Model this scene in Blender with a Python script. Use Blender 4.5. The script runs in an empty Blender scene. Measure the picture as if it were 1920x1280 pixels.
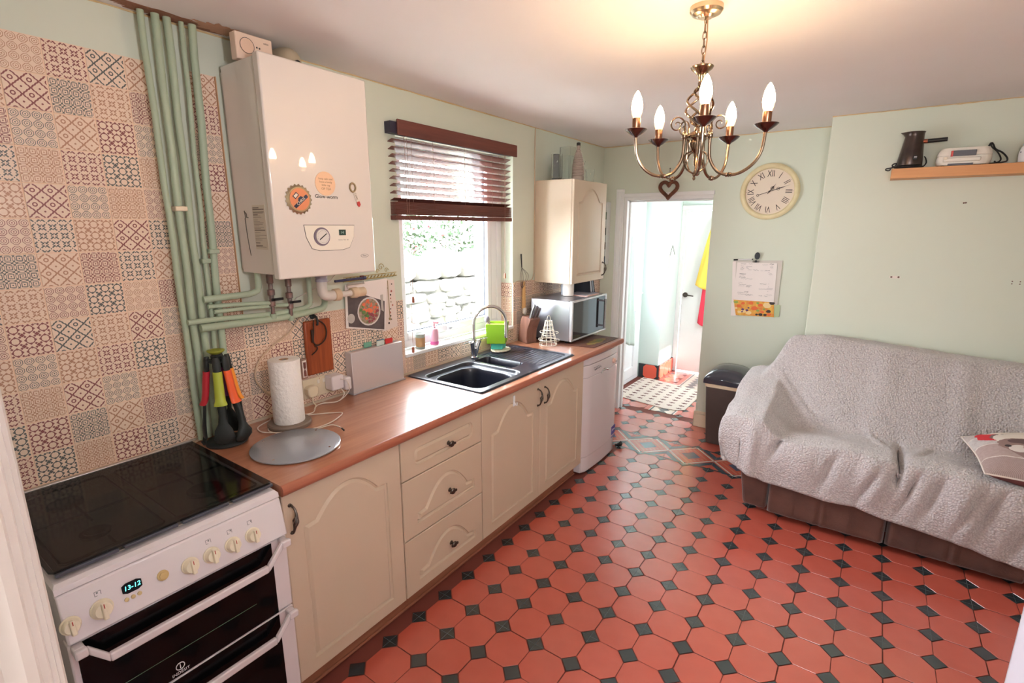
import bpy, math, random
from mathutils import Vector, Matrix
random.seed(7)
S = bpy.context.scene
R = math.radians
# ------------------------------------------------------------------ camera
cam_d = bpy.data.cameras.new('camera'); cam = bpy.data.objects.new('camera', cam_d)
S.collection.objects.link(cam); S.camera = cam
cam_d.sensor_width = 36; cam_d.lens = 955.416/1920*36; cam_d.clip_start = .02
_y, _p, _r = .6133148, .2213090, .00072264
_right = Vector((math.cos(_y), math.sin(_y), 0)); _f0 = Vector((-math.sin(_y), math.cos(_y), 0))
_fwd = math.cos(_p)*_f0 + Vector((0, 0, -math.sin(_p))); _up = _right.cross(_fwd)
_r2 = math.cos(_r)*_right + math.sin(_r)*_up; _u2 = -math.sin(_r)*_right + math.cos(_r)*_up
_m = Matrix((_r2, _u2, -_fwd)).transposed().to_4x4(); _m.translation = Vector((2.12321, 0, 1.740838))
cam.matrix_world = _m
# ------------------------------------------------------------------ world, lights, exposure
S.view_settings.view_transform = 'Standard'; S.view_settings.look = 'None'
S.view_settings.exposure = 1.3; S.view_settings.gamma = 1.0; S.view_settings.use_curve_mapping = False
W = bpy.data.worlds.new('daylight'); S.world = W; W.use_nodes = True
wn = W.node_tree.nodes; wl = W.node_tree.links
bg = wn['Background']; bg.inputs['Strength'].default_value = 17.0
tc = wn.new('ShaderNodeTexCoord'); sx = wn.new('ShaderNodeSeparateXYZ'); cr = wn.new('ShaderNodeValToRGB')
wl.new(tc.outputs['Generated'], sx.inputs[0]); wl.new(sx.outputs['Z'], cr.inputs[0]); wl.new(cr.outputs[0], bg.inputs['Color'])
cr.color_ramp.elements[0].color = (.80, .82, .84, 1); cr.color_ramp.elements[0].position = .0
cr.color_ramp.elements[1].color = (.86, .93, 1.0, 1); cr.color_ramp.elements[1].position = .35
def area(name, loc, target, sx_, sy_, power, color):
    l = bpy.data.lights.new(name, 'AREA'); l.shape = 'RECTANGLE'; l.size = sx_; l.size_y = sy_; l.energy = power; l.color = color
    o = bpy.data.objects.new(name, l); S.collection.objects.link(o); o.location = loc
    o.rotation_euler = (Vector(target)-Vector(loc)).to_track_quat('-Z', 'Y').to_euler()
    return o
portal = area('window_portal', (-.34, 2.49, 1.62), (1.2, 2.49, 1.62), 1.07, 1.2, 1, (1, 1, 1)); portal.data.cycles.is_portal = True
area('rear_fill_light', (2.5, -2.3, 1.9), (2.1, 3.2, 1.0), 1.6, 1.6, 50, (.98, .97, 1.0))  # added fill lamp behind the camera, not a real source
portal = area('hall_opening_portal', (1.59, 5.35, 1.65), (.1, 5.35, 1.65), .44, .62, 1, (1, 1, 1)); portal.data.cycles.is_portal = True  # portal over an unseen opening added to light the hall
portal = area('glazed_door_portal', (-.28, 5.17, 1.41), (1, 5.17, 1.41), .56, .98, 1, (1, 1, 1)); portal.data.cycles.is_portal = True
area('bounce_fill', (2.45, .45, 1.95), (1.98, 1.12, 2.44), .22, .22, 10, (1.0, .98, .97))  # added fill lamp aimed at the ceiling to brighten the room
sun_d = bpy.data.lights.new('sun', 'SUN'); sun_d.energy = 9; sun_d.angle = .03; sun_d.color = (1, .96, .9)
sun = bpy.data.objects.new('sun', sun_d); S.collection.objects.link(sun)
sun.rotation_euler = Vector((-.62, .25, -.74)).to_track_quat('-Z', 'Y').to_euler()   # lights the garden wall, never the room
# ------------------------------------------------------------------ helpers
def lin(c):
    r = []
    for v in c[:3]:
        v = v/255; r.append(v/12.92 if v <= .04045 else ((v+.055)/1.055)**2.4)
    return (*r, 1)
MATS = {}
class NT:
    def __init__(s, m): s.t = m.node_tree; s.n = s.t.nodes; s.l = s.t.links
    def new(s, k, **kw):
        n = s.n.new(k)
        for a, b in kw.items(): setattr(n, a, b)
        return n
    def put(s, sock, v):
        if hasattr(v, 'is_linked') or isinstance(v, bpy.types.NodeSocket): s.l.new(v, sock)
        else: sock.default_value = v
    def m(s, op, a, b=0., c=0.):
        n = s.new('ShaderNodeMath', operation=op)
        s.put(n.inputs[0], a); s.put(n.inputs[1], b)
        if len(n.inputs) > 2: s.put(n.inputs[2], c)
        return n.outputs[0]
    def mix(s, f, a, b):
        n = s.new('ShaderNodeMix', data_type='RGBA'); s.put(n.inputs[0], f); s.put(n.inputs[6], a); s.put(n.inputs[7], b); return n.outputs[2]
    def coord(s, kind='Object'):
        return s.new('ShaderNodeTexCoord').outputs[kind]
    def sep(s, v):
        n = s.new('ShaderNodeSeparateXYZ'); s.put(n.inputs[0], v); return n.outputs
    def noise(s, scale, detail=3, vec=None, rough=.5):
        n = s.new('ShaderNodeTexNoise'); n.inputs['Scale'].default_value = scale; n.inputs['Detail'].default_value = detail; n.inputs['Roughness'].default_value = rough
        s.l.new(vec if vec is not None else s.coord(), n.inputs['Vector']); return n.outputs[0]
    def ramp(s, v, lo, hi):
        n = s.new('ShaderNodeMapRange'); s.put(n.inputs[0], v); n.inputs[1].default_value = lo; n.inputs[2].default_value = hi; return n.outputs[0]
    def scale(s, v, sc, rot=(0, 0, 0)):
        n = s.new('ShaderNodeMapping'); s.put(n.inputs[0], v); n.inputs[3].default_value = sc; n.inputs[2].default_value = rot; return n.outputs[0]
    def bump(s, h, strength, dist=.01):
        n = s.new('ShaderNodeBump'); n.inputs['Strength'].default_value = strength; n.inputs['Distance'].default_value = dist
        s.l.new(h, n.inputs['Height']); s.l.new(n.outputs[0], s.n['Principled BSDF'].inputs['Normal'])
def mat(name, col, rough=.5, metal=0., var=None, bump=None, coat=0., emit=None, trans=0., ior=1.45, spec=None, sheen=0.):
    """var = (scale, amount, other colour); bump = (scale, strength)"""
    if name in MATS: return MATS[name]
    m = bpy.data.materials.new(name); m.use_nodes = True; N = NT(m); b = N.n['Principled BSDF']
    b.inputs['Base Color'].default_value = lin(col); b.inputs['Roughness'].default_value = rough; b.inputs['Metallic'].default_value = metal
    b.inputs['Coat Weight'].default_value = coat; b.inputs['Coat Roughness'].default_value = .08
    b.inputs['IOR'].default_value = ior
    if spec is not None: b.inputs['Specular IOR Level'].default_value = spec
    if trans: b.inputs['Transmission Weight'].default_value = trans
    if sheen: b.inputs['Sheen Weight'].default_value = sheen
    if emit: b.inputs['Emission Color'].default_value = lin(emit[0]); b.inputs['Emission Strength'].default_value = emit[1]
    if var:
        f = N.ramp(N.noise(var[0], 4), .35, .65); f = N.m('MULTIPLY', f, var[1])
        N.l.new(N.mix(f, lin(col), lin(var[2])), b.inputs['Base Color'])
    if bump: N.bump(N.noise(bump[0], 4), bump[1])
    MATS[name] = m; return m
class G:
    def __init__(s): s.v = []; s.f = []
    def add(s, v, f):
        k = len(s.v); s.v += [tuple(p) for p in v]; s.f += [tuple(i+k for i in q) for q in f]; return s
    def box(s, x0, x1, y0, y1, z0, z1):
        return s.add([(x0,y0,z0),(x1,y0,z0),(x1,y1,z0),(x0,y1,z0),(x0,y0,z1),(x1,y0,z1),(x1,y1,z1),(x0,y1,z1)],
                     [(0,3,2,1),(4,5,6,7),(0,1,5,4),(1,2,6,5),(2,3,7,6),(3,0,4,7)])
    def prism(s, pts, off):
        """closed polygon pts (3d) extruded by off"""
        off = Vector(off); P = [Vector(p) for p in pts]; n = len(P)
        nn = Vector((0, 0, 0))
        for i in range(n): nn += P[i].cross(P[(i+1) % n])
        if nn.dot(off) > 0: P.reverse()
        return s.add(P+[p+off for p in P], [tuple(range(n)), tuple(range(2*n-1, n-1, -1))]+[(i, i+n, (i+1) % n+n, (i+1) % n) for i in range(n)])
    def rings(s, rings, cap0=True, cap1=True, closed=True):
        k = len(s.v); n = len(rings[0])
        for r in rings: s.v += [tuple(p) for p in r]
        for a in range(len(rings)-1):
            for i in range(n if closed else n-1):
                j = (i+1) % n
                s.f.append((k+a*n+i, k+a*n+j, k+(a+1)*n+j, k+(a+1)*n+i))
        if cap0: s.f.append(tuple(k+i for i in range(n-1, -1, -1)))
        if cap1: s.f.append(tuple(k+(len(rings)-1)*n+i for i in range(n)))
        return s
    def lathe(s, prof, c=(0, 0, 0), n=24, axis=(0, 0, 1), cap=True):
        A = Vector(axis).normalized(); q = Vector((0, 0, 1)).rotation_difference(A); c = Vector(c)
        rr = []
        for r, z in prof:
            r = max(r, 1e-5)
            rr.append([c+q @ Vector((r*math.cos(2*math.pi*i/n), r*math.sin(2*math.pi*i/n), z)) for i in range(n)])
        return s.rings(rr, cap, cap)
    def cyl(s, p0, p1, r, r2=None, n=16):
        p0, p1 = Vector(p0), Vector(p1); d = p1-p0
        return s.lathe([(r, 0), (r if r2 is None else r2, d.length)], p0, n, d)
    def tube(s, pts, r, n=8, closed=False, flat=1.0):
        P = [Vector(p) for p in pts]; m = len(P); rr = []; up = None
        for i in range(m):
            a = P[i-1] if (i > 0 or closed) else P[i]; b = P[(i+1) % m] if (i < m-1 or closed) else P[i]
            t = (b-a).normalized()
            if up is None:
                up = Vector((0, 0, 1)) if abs(t.z) < .9 else Vector((1, 0, 0))
            up = (up-t*up.dot(t))
            if up.length < 1e-6: up = t.orthogonal()
            up.normalize(); sd = t.cross(up)
            ri = r[i] if isinstance(r, (list, tuple)) else r
            rr.append([P[i]+sd*(ri*math.cos(2*math.pi*k/n))+up*(ri*flat*math.sin(2*math.pi*k/n)) for k in range(n)])
        if closed: rr.append(rr[0]); return s.rings(rr, False, False)
        return s.rings(rr)
    def grid(s, fn, nu, nv):
        k = len(s.v)
        for j in range(nv+1):
            for i in range(nu+1): s.v.append(tuple(fn(i/nu, j/nv)))
        w = nu+1
        for j in range(nv):
            for i in range(nu): s.f.append((k+j*w+i, k+j*w+i+1, k+(j+1)*w+i+1, k+(j+1)*w+i))
        return s
    def sphere(s, c, r, n=16, sz=1., m=10):
        return s.lathe([(r*math.sin(math.pi*i/m), -r*sz*math.cos(math.pi*i/m)) for i in range(m+1)], c, n)
def spline(pts, n=8, closed=False):
    P = [Vector(p) for p in pts]; out = []; m = len(P)
    for i in range(m if closed else m-1):
        if closed: a, b, c, d = P[i-1], P[i], P[(i+1) % m], P[(i+2) % m]
        else: a, b, c, d = P[max(i-1, 0)], P[i], P[i+1], P[min(i+2, m-1)]
        for k in range(n):
            t = k/n
            out.append(.5*((2*b)+(c-a)*t+(2*a-5*b+4*c-d)*t*t+(3*b-a-3*c+d)*t**3))
    if not closed: out.append(P[-1])
    return out
def wpos(o):
    v = Vector((0, 0, 0))
    while o: v += o.location; o = o.parent
    return v
def mesh(name, g, m, bevel=0., smooth=35, local=None):
    me = bpy.data.meshes.new(name)
    vs = g.v if local is None else [(a-local[0], b-local[1], c-local[2]) for a, b, c in g.v]
    me.from_pydata(vs, [], g.f); me.validate()
    if m: me.materials.append(m)
    me.polygons.foreach_set('use_smooth', [True]*len(me.polygons)); me.set_sharp_from_angle(angle=R(smooth)); me.update()
    return me
def obj(name, g, m, parent=None, bevel=0., smooth=35, loc=None, label=None, seg=2):
    """link g (world coordinates) as one mesh object; its origin goes to loc"""
    base = wpos(parent) if parent else Vector((0, 0, 0))
    org = Vector(loc) if loc is not None else (base if parent else Vector((0, 0, 0)))
    if loc is None and not parent:
        xs = [min(v[i] for v in g.v) for i in range(3)]; X = [max(v[i] for v in g.v) for i in range(3)]
        org = Vector(((xs[0]+X[0])/2, (xs[1]+X[1])/2, xs[2]))
    me = mesh(name, g, m, local=org, smooth=smooth)
    o = bpy.data.objects.new(name, me); S.collection.objects.link(o)
    if parent: o.parent = parent
    o.location = org-base
    if bevel:
        b = o.modifiers.new('bevel', 'BEVEL'); b.width = bevel; b.segments = seg; b.limit_method = 'ANGLE'; b.angle_limit = R(40); b.harden_normals = False
    if label: o['label'] = label
    return o
def tag(o, label, cat, group=None, kind=None):
    o['label'] = label
    if cat: o['category'] = cat
    if group: o['group'] = group
    if kind: o['kind'] = kind
    return o
def thing(name, loc, label, cat, group=None, rz=0):
    o = bpy.data.objects.new(name, None); o.empty_display_size = .05; S.collection.objects.link(o); o.location = loc; o.rotation_euler = (0, 0, rz)
    return tag(o, label, cat, group)
def struct(o): o['kind'] = 'structure'; return o
def copy_tree(o, parent=None):
    c = o.copy(); S.collection.objects.link(c); c.parent = parent
    for k in list(o.children): copy_tree(k, c)
    return c
def text(name, s, size, m, parent, loc, rot, depth=.0006, align='CENTER', shear=0., sx=1.):
    c = bpy.data.curves.new(name, 'FONT'); c.body = s; c.size = size; c.extrude = depth; c.align_x = align; c.align_y = 'CENTER'; c.shear = shear; c.resolution_u = 3
    t = bpy.data.objects.new(name, c); S.collection.objects.link(t)
    me = bpy.data.meshes.new_from_object(t.evaluated_get(bpy.context.evaluated_depsgraph_get()))
    bpy.data.objects.remove(t); me.materials.clear(); me.materials.append(m)
    o = bpy.data.objects.new(name, me); S.collection.objects.link(o); o.parent = parent
    o.location = Vector(loc)-(wpos(parent) if parent else Vector((0, 0, 0))); o.rotation_euler = rot; o.scale = (sx, 1, 1)
    return o
FX = (R(90), 0, R(90))      # text on a plane that faces +x
FY = (R(90), 0, 0)          # text on a plane that faces -y
# ------------------------------------------------------------------ materials
GREEN = mat('green_wall_paint', (213, 218, 203), .55, var=(1.3, .35, (207, 212, 195)), bump=(60, .04))
CEIL = mat('ceiling_paint', (238, 232, 232), .7, var=(2.0, .3, (232, 223, 220)))
HALLG = mat('hall_wall_paint', (216, 228, 223), .6)
WHITE = mat('white_gloss_paint', (233, 232, 232), .28)
UPVC = mat('white_plastic_frame', (238, 239, 242), .25)
CREAM = mat('cream_laminate', (208, 188, 166), .42, var=(3, .3, (200, 180, 156)), bump=(350, .06))
APPL = mat('white_enamel', (222, 213, 216), .22, coat=.3)
APPLC = mat('cream_plastic', (222, 208, 182), .35)
BLACK = mat('black_plastic', (28, 28, 30), .4)
BLKGL = mat('black_glass', (9, 9, 11), .08, spec=.18)
CHROME = mat('chrome', (215, 215, 218), .08, 1.)
STEEL = mat('brushed_steel', (176, 174, 178), .32, 1., bump=(90, .03))
PEWTER = mat('antique_pewter', (92, 84, 78), .38, .9)
BRASS = mat('aged_brass', (136, 116, 98), .22, 1.)
SKIRT = mat('skirting_paint', (232, 214, 188), .4)
PIPEM = mat('green_pipe_paint', (170, 184, 160), .45, bump=(80, .15))
PLASTER = mat('peeled_plaster', (150, 104, 82), .9, bump=(40, .8))
SEAL = mat('sealant_strip', (196, 178, 158), .5)
GLASS = mat('clear_glass', (245, 250, 248), .02, trans=1., ior=1.45)
PANE = bpy.data.materials.new('window_pane'); PANE.use_nodes = True
_n = NT(PANE); _n.n.remove(_n.n['Principled BSDF']); _a = _n.new('ShaderNodeBsdfTransparent'); _b = _n.new('ShaderNodeBsdfGlossy'); _b.inputs['Roughness'].default_value = .02
_x = _n.new('ShaderNodeMixShader'); _x.inputs[0].default_value = .06; _n.l.new(_a.outputs[0], _x.inputs[1]); _n.l.new(_b.outputs[0], _x.inputs[2]); _n.l.new(_x.outputs[0], _n.n['Material Output'].inputs[0])
def wood(name, c1, c2, rough, scale, axis, coat=.0):
    m = mat(name, c1, rough, coat=coat); N = NT(m); b = N.n['Principled BSDF']
    sc = [26, 26, 26]; sc[axis] = 1.6
    v = N.scale(N.coord(), tuple(q*scale for q in sc)); f = N.ramp(N.noise(1.6, 6, v, .6), .3, .7)
    N.l.new(N.mix(f, lin(c1), lin(c2)), b.inputs['Base Color']); return m
WORKT = wood('oak_effect_worktop', (184, 126, 96), (162, 102, 74), .3, 1, 1, 1.); WORKT.node_tree.nodes['Principled BSDF'].inputs['Coat Roughness'].default_value = .13
BLINDW = wood('dark_blind_wood', (118, 66, 54), (92, 48, 42), .45, 1, 1)
PLINTH = wood('plinth_wood', (176, 116, 88), (146, 90, 66), .5, 1, 1)
BEECH = wood('beech_wood', (224, 176, 128), (208, 158, 108), .45, 1, 2)
ACACIA = wood('acacia_board_wood', (168, 84, 42), (128, 56, 28), .4, 1.6, 2)
SHELFW = wood('orange_pine', (222, 160, 104), (208, 142, 88), .45, .8, 0)
# ------------------------------------------------------------------ room shell
H = 2.44; YF = 4.47
def slab(name, boxes, m, bevel=0., parent=None):
    g = G()
    for b in boxes: g.box(*b)
    o = obj(name, g, m, parent, bevel)
    return struct(o) if not parent else o
WY0, WY1, WZ0, WZ1 = 1.955, 3.025, 1.03, 2.215
wall_left = slab('wall_left', [(-.35, 0, -.1, WY0, 0, H), (-.35, 0, WY1, YF+.12, 0, H), (-.35, 0, WY0, WY1, 0, WZ0-.02), (-.35, 0, WY0, WY1, WZ1, H)], GREEN)
DX0, DX1, DZ = .215, .985, 2.0
wall_far = slab('wall_far', [(0, DX0, YF, YF+.12, 0, H), (DX1, 3.6, YF, YF+.12, 0, H), (DX0, DX1, YF, YF+.12, DZ, H)], GREEN)
wall_chimney = slab('wall_chimney_breast', [(1.785, 3.5, 4.09, YF, 0, H)], GREEN, .004)
wall_right = slab('wall_right', [(3.5, 3.6, -.1, YF, 0, H)], GREEN)
wall_front = slab('wall_front', [(-.35, 1.72, -.04, .055, 0, H), (3.0, 3.6, -.04, .055, 0, H), (1.72, 3.0, -.04, .055, 2.08, H)], GREEN)
ceiling = slab('ceiling', [(-.35, 3.6, -.1, YF+.12, H, H+.1)], CEIL)
REAR = mat('added_rear_paint', (222, 220, 212), .7)  # unseen rear room added to keep sky light from flooding in behind the camera
wall_rear_added = slab('wall_rear_added', [(-.2, 3.8, -3.3, -3.2, 0, H), (-.3, -.2, -3.3, -.1, 0, H), (3.8, 3.9, -3.3, -.04, 0, H), (3.6, 3.9, -.04, .06, 0, H)], REAR)
ceiling_rear_added = slab('ceiling_rear_added', [(-.3, 3.9, -3.3, -.1, H, H+.1)], CEIL)
floor_rear_added = slab('floor_rear_added', [(-.3, 3.9, -3.3, -.4, -.06, -.0035)], mat('added_rear_carpet', (160, 146, 132), .9))
# hall beyond the far door
HX = -.03
wall_hall_left = slab('wall_hall_left', [(-.3, HX, YF+.12, 4.72, 0, H), (-.3, HX, 5.62, 6.3, 0, H), (-.3, HX, 4.72, 5.62, 2.06, H)], HALLG)
wall_hall_back = slab('wall_hall_back', [(-.3, .2, 6.2, 6.3, 0, H), (1.02, 2.0, 6.2, 6.3, 0, H), (.2, 1.02, 6.2, 6.3, 1.96, H)], HALLG)
wall_hall_pier = slab('wall_hall_pier', [(HX, .215, 5.66, 6.2, 0, H)], HALLG)
wall_hall_right = slab('wall_hall_right', [(1.5, 1.6, YF+.12, 6.2, 0, 1.35), (1.5, 1.6, YF+.12, 6.2, 1.95, H), (1.5, 1.6, YF+.12, 5.14, 1.35, 1.95), (1.5, 1.6, 5.58, 6.2, 1.35, 1.95)], HALLG)  # opening in this unseen wall added for hall daylight and floor glare
ceiling_hall = slab('ceiling_hall', [(-.3, 2.0, YF+.12, 6.3, H, H+.08)], CEIL)
# cracked paint line where wall and ceiling meet, thin raised caulk
CAULK = mat('cracked_caulk', (214, 186, 142), .7, bump=(70, .6))
def caulk(name, a, b):
    g = G(); n = 60; pts = []
    for i in range(n+1):
        t = i/n; p = Vector(a).lerp(Vector(b), t); pts.append(p+Vector((0, 0, random.uniform(-.0015, .0015))))
    g.tube(pts, [random.uniform(.002, .0042) for _ in pts], 6); return struct(obj(name, g, CAULK))
caulk('trim_1', (.002, .1, H-.003), (.002, YF, H-.003)); caulk('trim_2', (0, YF-.002, H-.003), (1.785, YF-.002, H-.003)); caulk('trim_3', (1.785, 4.088, H-.003), (3.5, 4.088, H-.003))
# ------------------------------------------------------------------ floor: octagons and diamond insets
GROUT = mat('dark_grout', (120, 62, 52), .6)
floor = slab('floor', [(-.35, 3.6, -.4, 4.62, -.06, -.0035)], GROUT)
floor_hall = slab('floor_hall', [(-.3, 2.0, 4.62, 6.3, -.06, -.0035)], GROUT)
OCT = mat('terracotta_tile', (201, 95, 78), .27, var=(9, .4, (188, 84, 68)), bump=(420, .05), coat=1.0, spec=.9); OCT.node_tree.nodes['Principled BSDF'].inputs['Coat Roughness'].default_value = .2
DOT = mat('black_slate_inset', (46, 58, 62), .27, var=(14, .4, (36, 46, 50)), coat=1.0, spec=.9)
DOTL = mat('inset_score_line', (92, 100, 100), .4)
P = .17353; GX = .6241; GY = 1.0438; D_ = .25*P
def oct_mesh(wx, wy):
    h = P/2; g = G(); a = .0009; pts = []
    L, Rr = h-(.0022 if wx < 0 else .0011), h-(.0022 if wx > 0 else .0011)
    B, T = h-(.0022 if wy < 0 else .0011), h-(.0022 if wy > 0 else .0011)
    d = D_+.0012
    ring = [(-L+d, -B), (Rr-d, -B), (Rr, -B+d), (Rr, T-d), (Rr-d, T), (-L+d, T), (-L, T-d), (-L, -B+d)]
    top = [(x*.992, y*.992, 0) for x, y in ring]; bot = [(x, y, -.0012) for x, y in ring]
    g.v = bot+top; g.f = [tuple(range(8, 16))]+[(i, (i+1) % 8, (i+1) % 8+8, i+8) for i in range(8)]
    return mesh('octagon_tile', g, OCT, smooth=20)
OM = {(a, b): oct_mesh(a, b) for a in (-1, 1) for b in (-1, 1)}
def dot_mesh():
    d = D_-.0012; g = G(); ring = [(d, 0), (0, d), (-d, 0), (0, -d)]
    g.v = [(x, y, -.0012) for x, y in ring]+[(x*.985, y*.985, 0) for x, y in ring]
    g.f = [(4, 5, 6, 7)]+[(i, (i+1) % 4, (i+1) % 4+4, i+4) for i in range(4)]
    me = mesh('diamond_inset', g, DOT, smooth=20); me.materials.append(DOTL)
    import bmesh
    bm = bmesh.new(); bm.from_mesh(me); w = .0009
    for a, b in (((-1, 0), (1, 0)), ((0, -1), (0, 1))):
        a = Vector((*a, 0))*(d*.9); b = Vector((*b, 0))*(d*.9); n = Vector((-(b-a).y, (b-a).x, 0)).normalized()*w; z = Vector((0, 0, .0002))
        f = bm.faces.new([bm.verts.new(q) for q in (a-n+z, b-n+z, b+n+z, a+n+z)]); f.material_index = 1
    bm.to_mesh(me); bm.free(); return me
DM = dot_mesh()
from bpy_extras.object_utils import world_to_camera_view
bpy.context.view_layer.update()
def inview(x, y, z=0, mgn=.03):
    v = world_to_camera_view(S, cam, Vector((x, y, z)))
    return v.z > 0 and -mgn < v.x < 1+mgn and -mgn < v.y < 1+mgn
def inst(name, me, loc, parent):
    o = bpy.data.objects.new(name, me); S.collection.objects.link(o); o.parent = parent; o.location = Vector(loc)-wpos(parent); return o
floor_items = []
def fl_join(name, items, m, parent):
    g = G()
    for me, (x, y) in items:
        k = len(g.v); g.v += [(v.co.x+x, v.co.y+y, v.co.z) for v in me.vertices]; g.f += [tuple(i+k for i in p.vertices) for p in me.polygons if p.material_index == 0]
    if items: o = obj(name, g, m, parent); o['kind'] = 'stuff'
octs, dots = [], []
for i in range(-4, 18):
    for j in range(-6, 21):
        if j in (15, 16): continue
        x = GX+(i+.5)*P; y = GY+(j+.5)*P
        if x < (.6 if y < 3.6 else .08): continue
        if 1.785 < x+.05 and y > 4.05 or x > 3.5: continue
        if y+P/2 > 4.62: continue
        octs.append((OM[(-1 if i % 2 == 0 else 1, -1 if j % 2 == 1 else 1)], (x, y)))
for i in range(-4, 18):
    for j in range(-6, 22):
        if j == 16: continue
        x = GX+i*P; y = GY+j*P
        if x < (.585 if y < 3.6 else .04): continue
        if (1.785 < x+.05 and y > 4.05) or x > 3.5 or y > 4.6: continue
        dots.append((DM, (x, y)))
def seen(x, y):
    if x < .6+.05 and y < 3.0: return inview(x, y)
    if y > 3.28 and x > 1.7: return False
    return inview(x, y)
for name, items, m in (('octagon_tile', octs, OCT), ('diamond_inset', dots, DOT)):
    vis = sorted([q for q in items if seen(*q[1])], key=lambda q: (q[1][0]-2.12)**2+q[1][1]**2)
    for me, (x, y) in vis[:298]: inst(name, me, (x, y, random.uniform(-.0002, .0002)), floor)
    rest = [q for q in items if q not in vis[:298]]
    fl_join('octagon_tiling' if m is OCT else 'diamond_insets', rest, m, floor)
# border of printed tiles across the room (y 3.65 .. 3.99)
BORD = mat('patterned_border_tile', (198, 86, 66), .27, coat=.35); N = NT(BORD)
c = N.sep(N.coord()); pp = P*2
u = N.m('ABSOLUTE', c[0]); v = N.m('ABSOLUTE', c[1])      # tile centred on its origin
u = N.m('DIVIDE', u, P); v = N.m('DIVIDE', v, P)          # 0..1
dd = N.m('ADD', u, v); q1 = N.m('COMPARE', dd, .98, .05)   # white score lines of the big diamond
star = N.m('LESS_THAN', N.m('ADD', N.m('MULTIPLY', u, 1.), N.m('MULTIPLY', v, 1.)), .42)
band = N.m('COMPARE', v, .9, .05); tri = N.m('MULTIPLY', N.m('GREATER_THAN', dd, 1.12), N.m('LESS_THAN', dd, 1.45))
q2 = N.m('MULTIPLY', N.m('GREATER_THAN', dd, .55), N.m('LESS_THAN', dd, .82))
q2 = N.m('MULTIPLY', q2, N.m('GREATER_THAN', N.m('PINGPONG', N.m('ADD', c[0], c[1]), .0217), .0108))
colr = N.mix(N.m('MULTIPLY', q2, .55), lin((196, 88, 68)), lin((196, 128, 100))); colr = N.mix(tri, colr, lin((66, 84, 96))); colr = N.mix(star, colr, lin((84, 92, 112)))
colr = N.mix(band, colr, lin((52, 62, 66))); colr = N.mix(N.m('MULTIPLY', q1, 1.), colr, lin((206, 190, 176)))
N.l.new(colr, N.n['Principled BSDF'].inputs['Base Color'])
def bt_mesh():
    h = P-.0016; g = G().prism([(-h, -h, -.0012), (h, -h, -.0012), (h, h, -.0012), (-h, h, -.0012)], (0, 0, .0012)); return mesh('border_tile', g, BORD)
BM = bt_mesh()
for k in range(0, 10): inst('border_tile', BM, (GX+(2*k-1)*P, GY+16*P, 0), floor)
# hall floor: plain octagons and a second border
HOCT = OCT
for i in range(-4, 9):
    for j in range(0, 10):
        x = GX+(i+.5)*P; y = 4.622+(j+.5)*P
        if x < HX+.08 or x > 1.45 or y > 6.15 or (y > 5.6 and x < .28): continue
        if i in (-1, 0): continue
        inst('octagon_tile', OM[(-1 if i % 2 == 0 else 1, 1)], (x, y, 0), floor_hall)
        inst('diamond_inset', DM, (x-P/2, y-P/2, 0), floor_hall)
STR = mat('striped_border_tile', (214, 196, 176), .3, coat=.3); N = NT(STR); c = N.sep(N.coord()); ax = N.m('ABSOLUTE', c[0])
zz = N.m('LESS_THAN', N.m('ADD', N.m('PINGPONG', c[1], P/4), ax), P*.34); st = N.m('COMPARE', ax, P*.62, .008); ot = N.m('GREATER_THAN', ax, P*.72)
colr = N.mix(zz, lin((216, 200, 184)), lin((60, 66, 72))); colr = N.mix(st, colr, lin((58, 60, 66))); colr = N.mix(ot, colr, lin((202, 92, 70)))
N.l.new(colr, N.n['Principled BSDF'].inputs['Base Color'])
sm_ = mesh('border_tile', G().box(-P+.002, P-.002, -P/2+.001, P/2-.001, -.0012, 0), STR)
for j in range(0, 9): inst('border_tile', sm_, (GX, 4.622+(j+.5)*P, 0), floor_hall)
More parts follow.
